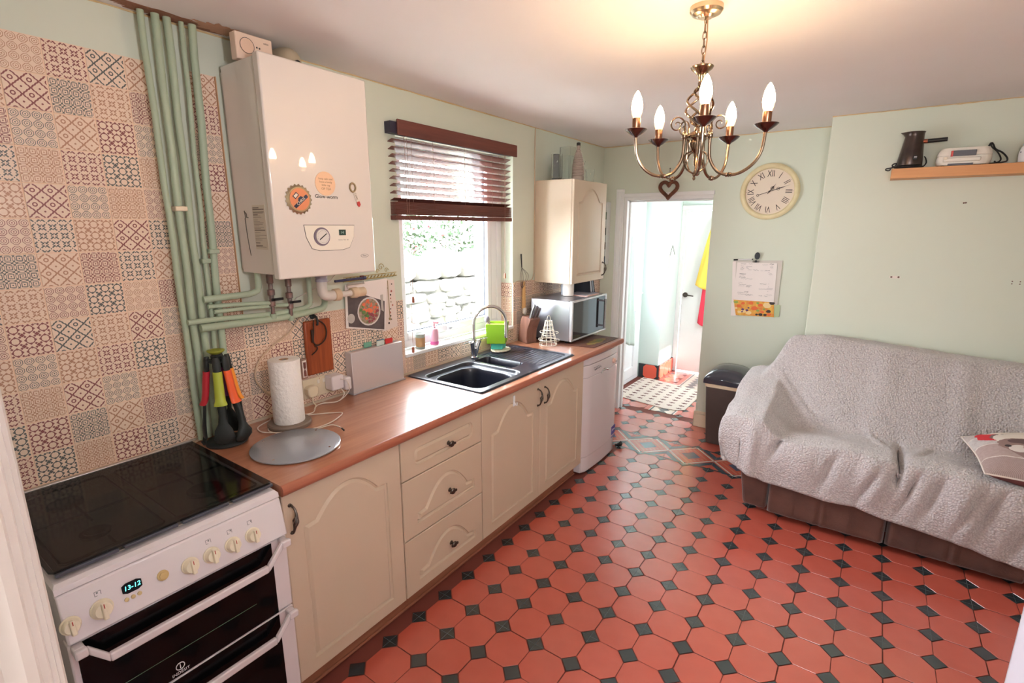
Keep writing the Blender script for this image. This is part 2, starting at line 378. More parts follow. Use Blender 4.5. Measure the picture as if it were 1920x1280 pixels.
# ------------------------------------------------------------------ wall tiles
TP = .1053
def tile_mats():
    cols = {'r': (122, 34, 46), 't': (50, 66, 72), 'b': (176, 122, 92)}; base = (236, 212, 192); out = {}
    for kind in 'odcxs':
        for ck, cc in cols.items():
            m = mat('printed_tile_%s%s' % (kind, ck), base, .33); N = NT(m); c = N.sep(N.coord())
            u = N.m('ADD', N.m('DIVIDE', c[1], TP), .5); v = N.m('ADD', N.m('DIVIDE', c[2], TP), .5)
            def cell(n, a=u, b=v):
                x = N.m('SUBTRACT', N.m('FRACT', N.m('MULTIPLY', a, n)), .5); y = N.m('SUBTRACT', N.m('FRACT', N.m('MULTIPLY', b, n)), .5)
                return N.m('ABSOLUTE', x), N.m('ABSOLUTE', y)
            def hyp(x, y): return N.m('SQRT', N.m('ADD', N.m('MULTIPLY', x, x), N.m('MULTIPLY', y, y)))
            if kind == 'o':
                x, y = cell(4); mm = N.m('MAXIMUM', N.m('MAXIMUM', x, y), N.m('MULTIPLY', N.m('ADD', x, y), .72))
                k = N.m('MAXIMUM', N.m('COMPARE', mm, .405, .032), N.m('COMPARE', mm, .23, .028)); k = N.m('MAXIMUM', k, N.m('COMPARE', mm, .0, .07))
            elif kind == 'd':
                a = N.m('MULTIPLY', N.m('ADD', u, v), 2.5); b = N.m('ADD', N.m('MULTIPLY', N.m('SUBTRACT', u, v), 2.5), 5)
                x = N.m('ABSOLUTE', N.m('SUBTRACT', N.m('FRACT', a), .5)); y = N.m('ABSOLUTE', N.m('SUBTRACT', N.m('FRACT', b), .5))
                wob = N.m('MULTIPLY', N.m('SINE', N.m('MULTIPLY', u, 90)), .02)
                k = N.m('GREATER_THAN', N.m('ADD', N.m('MAXIMUM', x, y), wob), .435); r = hyp(x, y)
                par = N.m('MODULO', N.m('ADD', N.m('FLOOR', a), N.m('FLOOR', b)), 2.)
                k = N.m('MAXIMUM', k, N.m('MULTIPLY', par, N.m('COMPARE', r, .17, .055))); k = N.m('MAXIMUM', k, N.m('MULTIPLY', N.m('SUBTRACT', 1., par), N.m('COMPARE', r, 0., .09)))
            elif kind == 'c':
                x, y = cell(4); k = N.m('COMPARE', hyp(x, y), .56, .035)
                k = N.m('MAXIMUM', k, N.m('COMPARE', hyp(N.m('SUBTRACT', 1., x), y), .62, .03)); k = N.m('MAXIMUM', k, N.m('COMPARE', hyp(x, N.m('SUBTRACT', 1., y)), .62, .03))
                k = N.m('MAXIMUM', k, N.m('COMPARE', N.m('MAXIMUM', x, y), .24, .04)); k = N.m('MAXIMUM', k, N.m('COMPARE', hyp(x, y), .0, .07))
            elif kind == 'x':
                x, y = cell(4); k = N.m('COMPARE', x, y, .10); mx = N.m('MAXIMUM', x, y)
                k = N.m('MULTIPLY', k, N.m('COMPARE', mx, .30, .14)); k = N.m('MAXIMUM', k, N.m('COMPARE', hyp(x, y), .0, .07))
                sx_, sy_ = N.m('SUBTRACT', .5, x), N.m('SUBTRACT', .5, y); k = N.m('MAXIMUM', k, N.m('COMPARE', N.m('ADD', sx_, sy_), .3, .05))
            else:
                x, y = cell(3); k = N.m('GREATER_THAN', N.m('ADD', x, y), .82); x2, y2 = cell(9)
                k = N.m('MAXIMUM', k, N.m('MULTIPLY', N.m('LESS_THAN', N.m('ADD', x2, y2), .34), N.m('GREATER_THAN', N.m('MAXIMUM', x, y), .1)))
                k = N.m('MAXIMUM', k, N.m('COMPARE', hyp(x, y), .30, .04))
            edge = N.m('MAXIMUM', N.m('ABSOLUTE', c[1]), N.m('ABSOLUTE', c[2])); k = N.m('MULTIPLY', k, N.m('LESS_THAN', edge, TP*.475))
            k = N.m('MULTIPLY', k, .9)
            bc = N.mix(N.m('MULTIPLY', N.noise(30, 2), .35), lin(base), lin((226, 196, 172)))
            N.l.new(N.mix(k, bc, lin(cc)), N.n['Principled BSDF'].inputs['Base Color']); out[kind+ck] = m
    return out
TM = tile_mats(); TMESH = {}
def tile_mesh(key, y0, y1, z0, z1):
    """a tile whose visible piece spans y0..y1, z0..z1 (fractions -.5...5 of the pitch)"""
    kk = (key, round(y0, 3), round(y1, 3), round(z0, 3), round(z1, 3))
    if kk not in TMESH:
        t = TP; a = .0011; b = .0022; g = G(); Y0, Y1, Z0, Z1 = y0*t+a, y1*t-a, z0*t+a, z1*t-a
        g.v = [(0, Y0, Z0), (0, Y1, Z0), (0, Y1, Z1), (0, Y0, Z1)]+[(.004, Y0+a, Z0+a), (.004, Y1-a, Z0+a), (.004, Y1-a, Z1-a), (.004, Y0+a, Z1-a)]
        g.f = [(4, 5, 6, 7)]+[(i, (i+1) % 4, (i+1) % 4+4, i+4) for i in range(4)]
        TMESH[kk] = mesh('tile', g, TM[key], smooth=20)
    return TMESH[kk]
def put_tile(key, y, z, x=.001, clip=(-9, 9, -9, 9)):
    """lower left corner y, z"""
    y0 = max(y, clip[0]); y1 = min(y+TP, clip[1]); z0 = max(z, clip[2]); z1 = min(z+TP, clip[3])
    if y1-y0 < .012 or z1-z0 < .012: return
    cy, cz = y+TP/2, z+TP/2
    me = tile_mesh(key, (y0-cy)/TP, (y1-cy)/TP, (z0-cz)/TP, (z1-cz)/TP)
    inst('tile', me, (x, cy, cz), wall_left)
ZT = 2.291
colsL = {  # columns left of the pipes, rows from the top
 -3: 'sb xt or cb dt xr sb ct xr ob sr ob xr', -2: 'xb cr xt sb or ct xb sr ot cb ot st xr'}
grid_l = {
 -3: 'cr st ob xr db ot cb xt or sb xr st xr',
 -2: 'or xb cr xt sb or ct xb sr ot cb sr st',
 -1: 'ob dr ot cb dr xt db or dt sb dr ct cb',
  0: 'xr ct db xr ot sb cr st xb xr ot db sr',
  1: 'dt xb sr st cb dr xt ob dr st sb cr xt',
  2: 'db cr ot cb or xt db cr ot cb or ot db',
  3: 'xr ob dt sr xb cb sr ot db cr xb sr ct'}
for k, rows in grid_l.items():
    for r, key in enumerate(rows.split()):
        put_tile(key, .562+k*TP, ZT-(r+1)*TP, clip=(.27, .957, .9, 9))
gf = 'db xr ot sr db ct or sb xb cr st sb or'.split()
for r, key in enumerate(gf): put_tile(key, 1.062-TP, ZT-(r+1)*TP)
gs = {0: 'xt xb ct dr', 1: 'ob sr dr ot', 2: 'dt st or xb', 3: 'xr ob xt dr', 4: 'cb sr dt sb', 5: 'xb xt ob xr', 6: 'ob st ct db', 7: 'cr db or xt', 8: 'st xr cb or'}
keys = [a+b for a in 'odcxs' for b in 'rtb']
z_sp = ZT-9*TP
for k in range(0, 9):
    for r, key in enumerate(gs[k].split()): put_tile(key, 1.062+k*TP, z_sp-(r+1)*TP, clip=(0, WY0, .9, 9))
rs = random.Random(3); prev = None
for k in range(8, 19):                      # one row under the window sill
    key = ['or', 'ct', 'xb', 'st', 'dt', 'xt', 'sr', 'cr', 'ob', 'dt', 'st'][k-8]
    put_tile(key, 1.062+k*TP, .921, clip=(WY0, WY1, .9, WZ0-.022))
for k in range(18, 33):
    for r in range(4):
        key = rs.choice([q for q in keys if q != prev]); prev = key
        put_tile(key, 1.062+k*TP, z_sp-(r+1)*TP, clip=(WY1, YF, .9, 9))
# tiles on the window's right reveal
for r in range(3):
    k2 = ['sr', 'xb', 'cr'][r]; me = tile_mesh(k2, -.5, .42, -.5, .5)
    o = inst('tile', me, (-.052, WY1-.001, z_sp-(r+.5)*TP), wall_left); o.rotation_euler = (0, 0, R(-90))
_g = G(); _g.box(0, .0026, .27, .957, .92, ZT); _g.box(0, .0026, .957, 1.062, .92, ZT); _g.box(0, .0026, 1.062, WY0, .92, z_sp); _g.box(0, .0026, WY0, WY1, .92, WZ0-.022); _g.box(0, .0026, WY1, YF-.01, .92, z_sp); obj('tile_grout', _g, mat('peach_grout', (238, 206, 180), .8), wall_left)
# sealing strips at the foot of the tiles, copper coloured edging down the free edge
g = G(); g.box(0, .012, .2, YF, .908, .921); struct(obj('trim_4', g, SEAL))
g = G(); g.box(0, .009, 1.063, 1.066, z_sp, ZT); struct(obj('trim_5', g, mat('edging_strip', (206, 160, 120), .35)))
for _m in (DOT, BORD, STR):
    _m.node_tree.nodes['Principled BSDF'].inputs['Coat Roughness'].default_value = .2; _m.node_tree.nodes['Principled BSDF'].inputs['Coat Weight'].default_value = 1.
# ------------------------------------------------------------------ windows and doors
def frame_ring(g, x0, x1, y0, y1, z0, z1, w, wz=None):
    wz = wz or w
    g.box(x0, x1, y0, y0+w, z0, z1); g.box(x0, x1, y1-w, y1, z0, z1); g.box(x0, x1, y0+w, y1-w, z0, z0+wz); g.box(x0, x1, y0+w, y1-w, z1-wz, z1)
win = thing('window_1', (-.12, WY0, WZ0), 'white plastic casement window above the sink', None); del win['label']; struct(win)
g = G(); frame_ring(g, -.165, -.10, WY0, WY1, WZ0, WZ1, .055); g.box(-.165, -.10, 2.885, 2.905, WZ0+.055, WZ1-.055); obj('outer_frame', g, UPVC, win, .004)
g = G(); frame_ring(g, -.150, -.085, 2.02, 2.885, WZ0+.05, WZ1-.05, .045); obj('sash', g, UPVC, win, .006)
g = G(); g.box(-.13, -.105, 2.905, 2.972, WZ0+.05, WZ1-.05); obj('side_panel', g, UPVC, win, .004)
g = G(); frame_ring(g, -.128, -.112, 2.063, 2.842, WZ0+.093, WZ1-.093, .007); obj('gasket', g, mat('grey_gasket', (62, 66, 80), .6), win)
g = G(); g.box(-.122, -.118, 2.065, 2.84, WZ0+.095, WZ1-.095); obj('pane', g, PANE, win)
g = G(); g.box(-.085, -.078, 2.40, 2.44, WZ0+.06, WZ0+.085); g.box(-.078, -.062, 2.41, 2.43, WZ0+.06, WZ0+.08); g.box(-.074, -.062, 2.41, 2.52, WZ0+.066, WZ0+.08); obj('window_handle', g, UPVC, win, .003)
g = G(); g.box(-.10, .012, WY0+.001, WY1-.001, WZ0-.02, WZ0); sill = struct(obj('trim_6', g, WHITE, None, .004))
# far doorway lining, stop and architrave
g = G()
g.box(DX0-.075, DX0+.0, YF-.016, YF, 0, DZ+.07); g.box(DX0-.0, DX1+.01, YF-.016, YF, DZ-.002, DZ+.03)
g.box(DX0-.055, DX0-.02, YF-.024, YF-.016, 0, DZ+.05)
architrave = struct(obj('trim_7', g, WHITE, None, .004))
g = G(); g.box(DX0, DX0+.03, YF, YF+.12, 0, DZ); g.box(DX0+.03, DX1-.0, YF, YF+.12, DZ-.028, DZ); g.box(DX0+.03, DX0+.045, YF+.05, YF+.085, 0, DZ-.028); g.box(DX0+.03, DX1, YF+.05, YF+.085, DZ-.043, DZ-.028)
struct(obj('trim_8', g, WHITE, None, .003))
# hall: half glazed door on the left, panelled door at the end
dg = thing('door_2', (HX, 4.72, 0), '', None); del dg['label']; struct(dg)
g = G(); frame_ring(g, HX-.06, HX+.02, 4.722, 5.618, .002, 2.058, .065, .05); obj('door_frame', g, UPVC, dg, .004)
g = G(); frame_ring(g, HX-.03, HX+.032, 4.79, 5.55, .055, 2.0, .115, .12); g.box(HX-.03, HX+.032, 4.9, 5.44, .82, .94); obj('door_leaf', g, UPVC, dg, .006)
g = G(); g.box(HX-.005, HX+.015, 4.9, 5.44, .17, .83); obj('lower_panel', g, UPVC, dg, .004)
g = G(); g.box(HX-.002, HX+.002, 4.9, 5.44, .93, 1.89); obj('pane', g, PANE, dg)
g = G(); g.box(HX+.032, HX+.04, 5.47, 5.50, .92, 1.10); g.tube([(HX+.04, 5.485, 1.02), (HX+.075, 5.485, 1.02), (HX+.08, 5.38, 1.02)], .009); obj('door_handle', g, UPVC, dg, .002); obj('towel_hook', G().box(HX+.02, .078, 5.012, 5.028, 1.655, 1.668), UPVC, dg, .003)
dd = thing('door_3', (.6, 6.2, 0), '', None); del dd['label']; struct(dd)
g = G(); g.box(.216, .266, 6.165, 6.199, 0, 1.925); g.box(.954, 1.015, 6.165, 6.199, 0, 1.925); g.box(.216, 1.015, 6.165, 6.199, 1.925, 1.985); obj('door_frame', g, WHITE, dd, .003)
g = G(); g.box(.268, .952, 6.19, 6.225, .01, 1.922); obj('door_leaf', g, WHITE, dd, .002)
g = G().lathe([(.030, 0), (.030, .008), (.012, .012), (.012, .045)], (.315, 6.19, .945), 20, (0, -1, 0)); g.tube([(.315, 6.15, .945), (.35, 6.148, .946), (.42, 6.15, .94)], [.011, .009, .006]); obj('door_handle', g, PEWTER, dd)
# tiled skirting in the hall
TS = mat('skirting_tile', (226, 92, 70), .3, coat=.3)
def skirt_tile(p, w, rot, parent):
    o = inst('skirting_tile', SKM, p, parent); o.rotation_euler = (0, 0, R(rot)); return o
def _sk():
    h = .16; w = .16; g = G(); d = .03
    ring = [(-w/2+d, 0), (w/2-d, 0), (w/2, d), (w/2, h-d), (w/2-d, h), (-w/2+d, h), (-w/2, h-d), (-w/2, d)]
    g.prism([(a, -.008, b) for a, b in ring], (0, .008, 0)); return mesh('skirting_tile', g, TS, smooth=20)
SKM = _sk()
g = G(); g.box(HX+.02, .222, 5.645, 5.66, 0, .165); g.box(.215, .228, 5.66, 6.19, 0, .165); bs = struct(obj('baseboard_hall', g, mat('dark_inset_ceramic', (52, 56, 60), .4)))
skirt_tile((.13, 5.645, .003), .16, 0, bs)
for k in range(3): skirt_tile((.228, 5.75+.165*k, .003), .16, 90, bs)
g = G(); g.box(HX, HX+.018, 4.6, 4.715, 0, .17); bs2 = struct(obj('baseboard_passage', g, TS, None, .004))
# skirting board by the bin, near door frame on both sides of the view
g = G(); g.box(DX1-.012, 1.783, YF-.02, YF, 0, .12); g.box(DX1-.008, 1.783, YF-.014, YF, .12, .145); g.box(DX1-.012, DX1, YF-.02, YF+.12, 0, .14)
struct(obj('baseboard_far', g, SKIRT, None, .005))
g = G(); prof = [(1.7520, .055), (1.7555, .0535), (1.7555, .0515), (1.7610, .0505), (1.7610, .048), (1.7665, .0465), (1.7680, .043), (1.7760, .041), (1.7785, .036), (1.7785, .028), (1.7840, .024), (1.7840, -.04), (1.7320, -.04), (1.7320, .055)]
g.prism([(x, y, 0) for x, y in prof], (0, 0, 2.06)); struct(obj('trim_9', g, mat('jamb_paint', (206, 194, 182), .3), None, 0, 25))
nd = thing('door_1', (2.74, .13, 0), '', None); del nd['label']; struct(nd)
a0 = Vector((2.325, .80, 0)); a1 = Vector((2.72, .12, 0)); dv = (a1-a0).normalized(); nv = Vector((dv.y, -dv.x, 0))*-.036
g = G(); g.prism([a0+Vector((0, 0, .008)), a1+Vector((0, 0, .008)), a1+nv+Vector((0, 0, .008)), a0+nv+Vector((0, 0, .008))], (0, 0, 1.97)); obj('door_leaf', g, mat('pale_lilac_door_paint', (226, 224, 240), .35), nd, .003)
# ------------------------------------------------------------------ cupboard doors
def inset(poly, d):
    n = len(poly); out = []
    for i in range(n):
        a, b, c = Vector(poly[i-1]), Vector(poly[i]), Vector(poly[(i+1) % n])
        e1 = (b-a).normalized(); e2 = (c-b).normalized(); n1 = Vector((-e1.y, e1.x)); n2 = Vector((-e2.y, e2.x)); m_ = n1+n2
        m_ = m_/max(.6, m_.dot(n1)) if m_.length > 1e-6 else n1
        out.append(b+m_*d)
    return out
def arch_poly(y0, y1, z0, zs, zt, kind):
    w = y1-y0; c = (y0+y1)/2; pts = []
    if kind == 'pill':
        r = (zt-z0)*.36
        for cy, cz, a0 in ((y1-r, z0+r, -90), (y1-r, zt-r, 0), (y0+r, zt-r, 90), (y0+r, z0+r, 180)):
            for k in range(5): a = R(a0+k*22.5); pts.append((cy+r*math.cos(a), cz+r*math.sin(a)))
        return [Vector(p) for p in pts]
    for k in range(4): pts.append((y0+w*k/4, z0))
    for k in range(5): pts.append((y1, z0+(zs-z0)*k/4))
    s = .74; n = 16
    pts.append((c+w/2*(s+.1), zs+.004))
    for k in range(n+1):
        t = 1-2*k/n; a = abs(t)
        pts.append((c+t*s*w/2, zs+.006+(zt-zs)*(1-a**2.1)**1.05))
    pts.append((c-w/2*(s+.1), zs+.004))
    for k in range(4): pts.append((y0, zs-(zs-z0)*k/4))
    return [Vector(p) for p in pts]
def panel_front(name, y0, y1, z0, z1, xb, parent, ins=(.07, .07, .07, .09, .16), kind='arch', th=.018, m=None):
    """a moulded front facing +x: ins = left, right, bottom, shoulder-drop and top margins"""
    P2 = arch_poly(y0+ins[0], y1-ins[1], z0+ins[2], z1-ins[4], z1-ins[3], kind)
    c = Vector(((y0+y1)/2, (z0+z1)/2 if kind == 'pill' else (z0+ins[2]+z1-ins[4])/2)); rect = []
    for p in P2:
        d = p-c; t = min(((y1 if d.x > 0 else y0)-c.x)/d.x if abs(d.x) > 1e-6 else 1e9, ((z1 if d.y > 0 else z0)-c.y)/d.y if abs(d.y) > 1e-9 else 1e9)
        rect.append(c+d*t)
    for cy in (y0, y1):
        for cz in (z0, z1):
            q = Vector((cy, cz)); i = min(range(len(rect)), key=lambda k: (rect[k]-q).length); rect[i] = q
    def lv(poly, x): return [(x, p.x, p.y) for p in poly]
    def sh(poly, k): return [Vector((min(max(p.x, y0+k), y1-k), min(max(p.y, z0+k), z1-k))) for p in poly]
    xf = xb+th; g = G()
    g.rings([lv(rect, xb), lv(rect, xf-.003), lv(sh(rect, .003), xf), lv(P2, xf), lv(inset(P2, .002), xf-.006), lv(inset(P2, .009), xf-.009), lv(inset(P2, .018), xf-.001), lv(inset(P2, .020), xf)])
    return obj(name, g, m or CREAM, parent, 0, 20)
def pull(parent, x, y, z0, z1):
    g = G(); n = 14; zc = (z0+z1)/2; h = (z1-z0)/2
    pts = []
    for i in range(n+1):
        t = -1+2*i/n; pts.append((x+.028*(1-abs(t)**3)**.6+.001, y+.006*math.sin(t*2.4), zc+t*h))
    g.tube(pts, [.0042+.0055*math.exp(-((-1+2*i/n)/.32)**2) for i in range(n+1)], 8)
    for z in (z0, z1): g.lathe([(.007, 0), (.007, .003), (.004, .006)], (x-.001, y, z), 10, (1, 0, 0))
    o = obj('handle', g, PEWTER, parent)
    g = G()
    for k in range(5):
        a0 = k*math.pi*.4; pts = [(x+.029+.0105*math.cos(a0+t*2.2)*math.sin(math.pi*(t+.02)/1.04), y+.0105*math.sin(a0+t*2.2)*math.sin(math.pi*(t+.02)/1.04), zc-.02+.04*t) for t in [i/8 for i in range(9)]]
        g.tube(pts, .0014, 5)
    obj('basket_twist', g, mat('bright_pewter', (150, 142, 132), .3, 1.), o); return o
def knob(parent, x, y, z):
    g = G().lathe([(.011, 0), (.011, .002), (.006, .004), (.005, .014), (.012, .018), (.016, .024), (.012, .029), (.003, .031)], (x, y, z), 14, (1, 0, 0))
    g.box(x+.022, x+.03, y-.022, y+.022, z-.005, z+.005)
    return obj('knob', g, PEWTER, parent, .002)
CZ0, CZ1 = .10, .855
CARC = mat('cream_carcass', (214, 196, 172), .5)
def base_unit(name, y0, y1, label):
    t = thing(name, (.3, (y0+y1)/2, 0), label, 'cupboard', 'kitchen base units under the worktop')
    g = G()
    g.box(.03, .575, y0+.001, y0+.018, .1, .868); g.box(.03, .575, y1-.018, y1-.001, .1, .868); g.box(.03, .575, y0+.018, y1-.018, .1, .118); g.box(.03, .048, y0+.018, y1-.018, .118, .868)
    if name != 'drawer_unit': pass
    obj('carcass', g, CARC, t); return t
u1 = base_unit('base_cabinet', .822, 1.352, 'cream base cupboard with one arched door, next to the cooker')
d = panel_front('door', .825, 1.350, CZ0, CZ1, .577, u1, (.068, .072, .058, .055, .145)); pull(d, .595, .851, .708, .812)
u2 = base_unit('drawer_unit', 1.354, 1.902, 'cream drawer unit with three drawers and pewter knobs')
for z0, z1, ins, kd, kz in ((.672, CZ1, (.075, .068, .048, .052, .05), 'pill', .752), (.385, .667, (.08, .062, .055, .062, .175), 'arch', .51), (.10, .380, (.08, .058, .055, .072, .18), 'arch', .225)):
    d = panel_front('drawer_front', 1.357, 1.900, z0, z1, .577, u2, ins, kd); knob(d, .595, 1.652, kz)
u3 = base_unit('sink_cabinet', 1.904, 3.022, 'cream double cupboard with two arched doors under the black sink')
g = G(); g.box(.03, .575, 2.455, 2.475, .1, .72)
obj('divider', g, CARC, u3)
d1 = panel_front('door', 1.907, 2.462, CZ0, CZ1, .577, u3, (.075, .07, .062, .062, .175)); pull(d1, .595, 2.437, .705, .806)
d2 = panel_front('door', 2.466, 3.020, CZ0, CZ1, .577, u3, (.07, .075, .062, .062, .175)); pull(d2, .595, 2.515, .700, .80)
g = G(); g.box(.595, .599, 2.18, 2.198, .775, .835); g.tube([(.600, 2.189, .80), (.606, 2.189, .782), (.616, 2.189, .782), (.617, 2.189, .80)], .0035); tag(obj('adhesive_hook', g, UPVC, None, .002), 'small white stick-on hook on the cupboard door below the sink', 'hook')
g = G(); g.box(.52, .54, .822, 3.022, 0, .1); g.box(.54, .548, .822, 3.022, 0, .012); tag(obj('plinth', g, PLINTH, None, .002), 'brown wooden plinth board along the floor under the cream units', 'plinth')
# worktop: body in four runs round the sink cut-out plus a rounded nose
wt = thing('worktop', (.3, 2.2, .87), 'wood effect worktop running from the cooker to the doorway', 'worktop')
SX0, SX1, SY0, SY1 = .05, .56, 1.955, 2.895
g = G(); zt, zb = .91, .87
g.box(.001, SX0, .812, 3.60, zb, zt); g.box(SX1, .622, .812, 3.60, zb, zt); g.box(SX0, SX1, .812, SY0, zb, zt); g.box(SX0, SX1, SY1, 3.60, zb, zt); obj('top', g, WORKT, wt, 0)
g = G(); pr = [(.622, zb)]+[(.622+.014*math.sin(R(a)), .89+(.02-.0)*(-math.cos(R(a)))) for a in range(10, 171, 16)]+[(.622, zt)]
g.prism([(x, .812, z) for x, z in pr], (0, 2.788, 0)); obj('rounded_edge', g, wood('worktop_edge_wood', (180, 112, 88), (156, 90, 68), .28, 1, 1), wt)
# ------------------------------------------------------------------ sink
def rr(x, y, x0, x1, y0, y1, r):
    dx = max(x0+r-x, x-x1+r, 0); dy = max(y0+r-y, y-y1+r, 0)
    if x0+r <= x <= x1-r or y0+r <= y <= y1-r:
        ins_ = min(x-x0, x1-x, y-y0, y1-y)
        if dx == 0 and dy == 0: return -ins_ if ins_ > 0 else max(x0-x, x-x1, y0-y, y-y1)
        if dx == 0 or dy == 0: return max(dx, dy)-r
    return math.hypot(dx, dy)-r
def sst(a, b, t): t = min(1, max(0, (t-a)/(b-a))); return t*t*(3-2*t)
def sink_z(x, y):
    z = .9185
    e = rr(x, y, .03, .58, 1.93, 2.92, .02); z -= .0075*sst(-.008, 0, e)
    ds = rr(x, y, .115, .535, 1.965, 2.375, .06); z -= .022*sst(0, -.012, ds)
    db = rr(x, y, .150, .515, 1.995, 2.345, .10); z -= .15*sst(0, -.03, db)
    dh = rr(x, y, .125, .42, 2.40, 2.555, .035); z -= .10*sst(0, -.014, dh)
    dr = rr(x, y, .085, .545, 2.40, 2.885, .05)
    if dr < 0:
        z -= .006*sst(0, -.008, dr)
        if dh > .002 and y > 2.52:
            k = sst(-.01, -.025, dr)*sst(2.56, 2.58, y) ; z += .0042*k*(.5+.5*math.cos(2*math.pi*(x-.10)/.030))
    return z
sk = thing('sink', (.3, 2.42, .91), 'black composite inset sink with one and a half bowls and ribbed drainer', 'sink')
g = G(); nx, ny = 150, 200
xs = [.03+.55*i/nx for i in range(nx+1)]; ys = [1.93+.99*j/ny for j in range(ny+1)]
g.grid(lambda u, v: (.03+.55*u, 1.93+.99*v, sink_z(.03+.55*u, 1.93+.99*v)), nx, ny)
SINKM = mat('black_composite', (30, 33, 44), .3, bump=(300, .05), coat=.25)
obj('basin', g, SINKM, sk, 0, 60)
g = G().lathe([(.001, 0), (.036, 0), (.040, .002), (.030, .003), (.0, .003)], (.33, 2.17, .7475), 20); obj('drain', g, CHROME, sk)
g = G().lathe([(.001, 0), (.030, 0), (.034, .002), (.02, .003), (.0, .003)], (.27, 2.48, .8135), 20); obj('drain', g, CHROME, sk)
tp = thing('mixer_tap', (.085, 2.47, .918), 'chrome swan neck mixer tap with two lever handles behind the sink', 'tap')
g = G().lathe([(.026, 0), (.026, .006), (.022, .010), (.020, .05), (.021, .062), (.013, .07), (.012, .09)], (.085, 2.47, .9165), 24); obj('tap_body', g, CHROME, tp)
tip = Vector((.205, 2.655, 1.035)); bx = Vector((.085, 2.47, .98)); hd = Vector((tip.x-bx.x, tip.y-bx.y, 0)); L = hd.length; hd.normalize()
pts = [bx, bx+Vector((0, 0, .06)), bx+Vector((0, 0, .14))]
for a in range(0, 181, 15): pts.append(bx+hd*(L/2-L/2*math.cos(R(a)))+Vector((0, 0, .155+.108*math.sin(R(a)))))
pts += [tip+Vector((0, 0, .05)), tip+Vector((0, 0, .0))]
g = G().tube(spline(pts[::1], 3), .0105, 14); g.cyl(tip+Vector((0, 0, .012)), tip-Vector((0, 0, .004)), .0125); obj('spout', g, CHROME, tp)
for s_, e in ((-1, (.03, -.085, .10)), (1, (.035, .082, .11))):
    b0 = Vector((.085, 2.47, .945)); k = Vector((.004, s_*.012, .0)); t1 = b0+Vector((.012, s_*.035, .075))
    g = G().cyl(b0+k, t1, .014, .016); g.lathe([(.016, 0), (.0165, .006), (.012, .01)], t1, 16, (.1, s_*.3, .9)); g.tube([t1+Vector((0, 0, .008)), t1+Vector((.005, s_*.05, .012)), t1+Vector((.006, s_*.085, .010))], [.006, .005, .004]); obj('lever', g, CHROME, tp)
# ------------------------------------------------------------------ dishwasher
dw = thing('dishwasher', (.3, 3.31, 0), 'white freestanding dishwasher at the end of the worktop', 'dishwasher')
g = G(); g.box(.04, .585, 3.032, 3.598, .012, .862); obj('body', g, APPL, dw, .004)
def bowed(z0, z1, x0, bulge, y0=3.032, y1=3.598, n=12, rnd=.02):
    pts = [(x0, y0)]
    for i in range(n+1):
        t = i/n; e = min(t, 1-t)*(y1-y0); rd = (1-(1-min(e/rnd, 1))**2)**.5
        pts.append((x0+.02*rd+bulge*math.sin(math.pi*t), y0+(y1-y0)*t))
    pts.append((x0, y1)); return G().prism([(x, y, z0) for x, y in pts], (0, 0, z1-z0))
obj('top_strip', bowed(.812, .860, .585, .012), APPL, dw, .003)
obj('control_panel', bowed(.722, .808, .585, .016), APPL, dw, .003)
obj('door', bowed(.13, .720, .585, .016), APPL, dw, .003)
obj('kickplate', bowed(.012, .126, .580, .014), APPL, dw, .003)
g = G().tube([(.6255, 3.24+.11*i/8, .722+.018*math.sin(math.pi*i/8)) for i in range(9)], .006, 8); obj('door_grip', g, CHROME, dw)
GREY = mat('grey_print', (120, 118, 122), .5)
g = G()
for k in range(5): g.lathe([(.0065, 0), (.006, .003), (0, .003)], (.6185, 3.15+.022*k, .765+.001*k), 10, (1, 0, 0))
g.box(.618, .6208, 3.13, 3.23, .780, .7825); obj('programme_buttons', g, GREY, dw)
g = G().lathe([(.02, 0), (.018, .012), (0, .013)], (.6185, 3.46, .765), 18, (1, 0, 0)); obj('programme_knob', g, mat('salmon_plastic', (226, 190, 176), .4), dw)
g = G(); g.box(.6175, .6195, 3.34, 3.36, .76, .766); obj('indicator_mark', g, GREY, dw); obj('indicator_mark', G().box(.617, .6195, 3.34, 3.37, .742, .747), GREY, dw); obj('indicator_mark', G().box(.614, .617, 3.50, 3.53, .742, .75), GREY, dw)
PURP = mat('purple_sticker', (92, 84, 160), .5)
def dws(y): t = (y-3.032)/.566; return .605+.016*math.sin(math.pi*t)
g = G()
for za, zb_ in ((.155, .222), (.131, .140)): g.prism([(dws(3.485)-.001, 3.485, za), (dws(3.572)-.001, 3.572, za), (dws(3.572)+.0012, 3.572, za), (dws(3.530)+.0014, 3.530, za), (dws(3.485)+.0012, 3.485, za)], (0, 0, zb_-za))
st = obj('energy_sticker', g, PURP, dw); text('sticker_print', 'A++', .03, mat('white_print', (236, 236, 240), .5), st, (.6145, 3.526, .192), FX)
g = G(); g.tube(spline([(.60, 3.62, .02), (.62, 3.65, .012), (.64, 3.63, .03), (.63, 3.66, .035), (.61, 3.64, .02)], 5), .011, 8); tag(obj('cable_bundle', g, BLACK), 'short black cable bundle on the floor beside the dishwasher', 'cable')
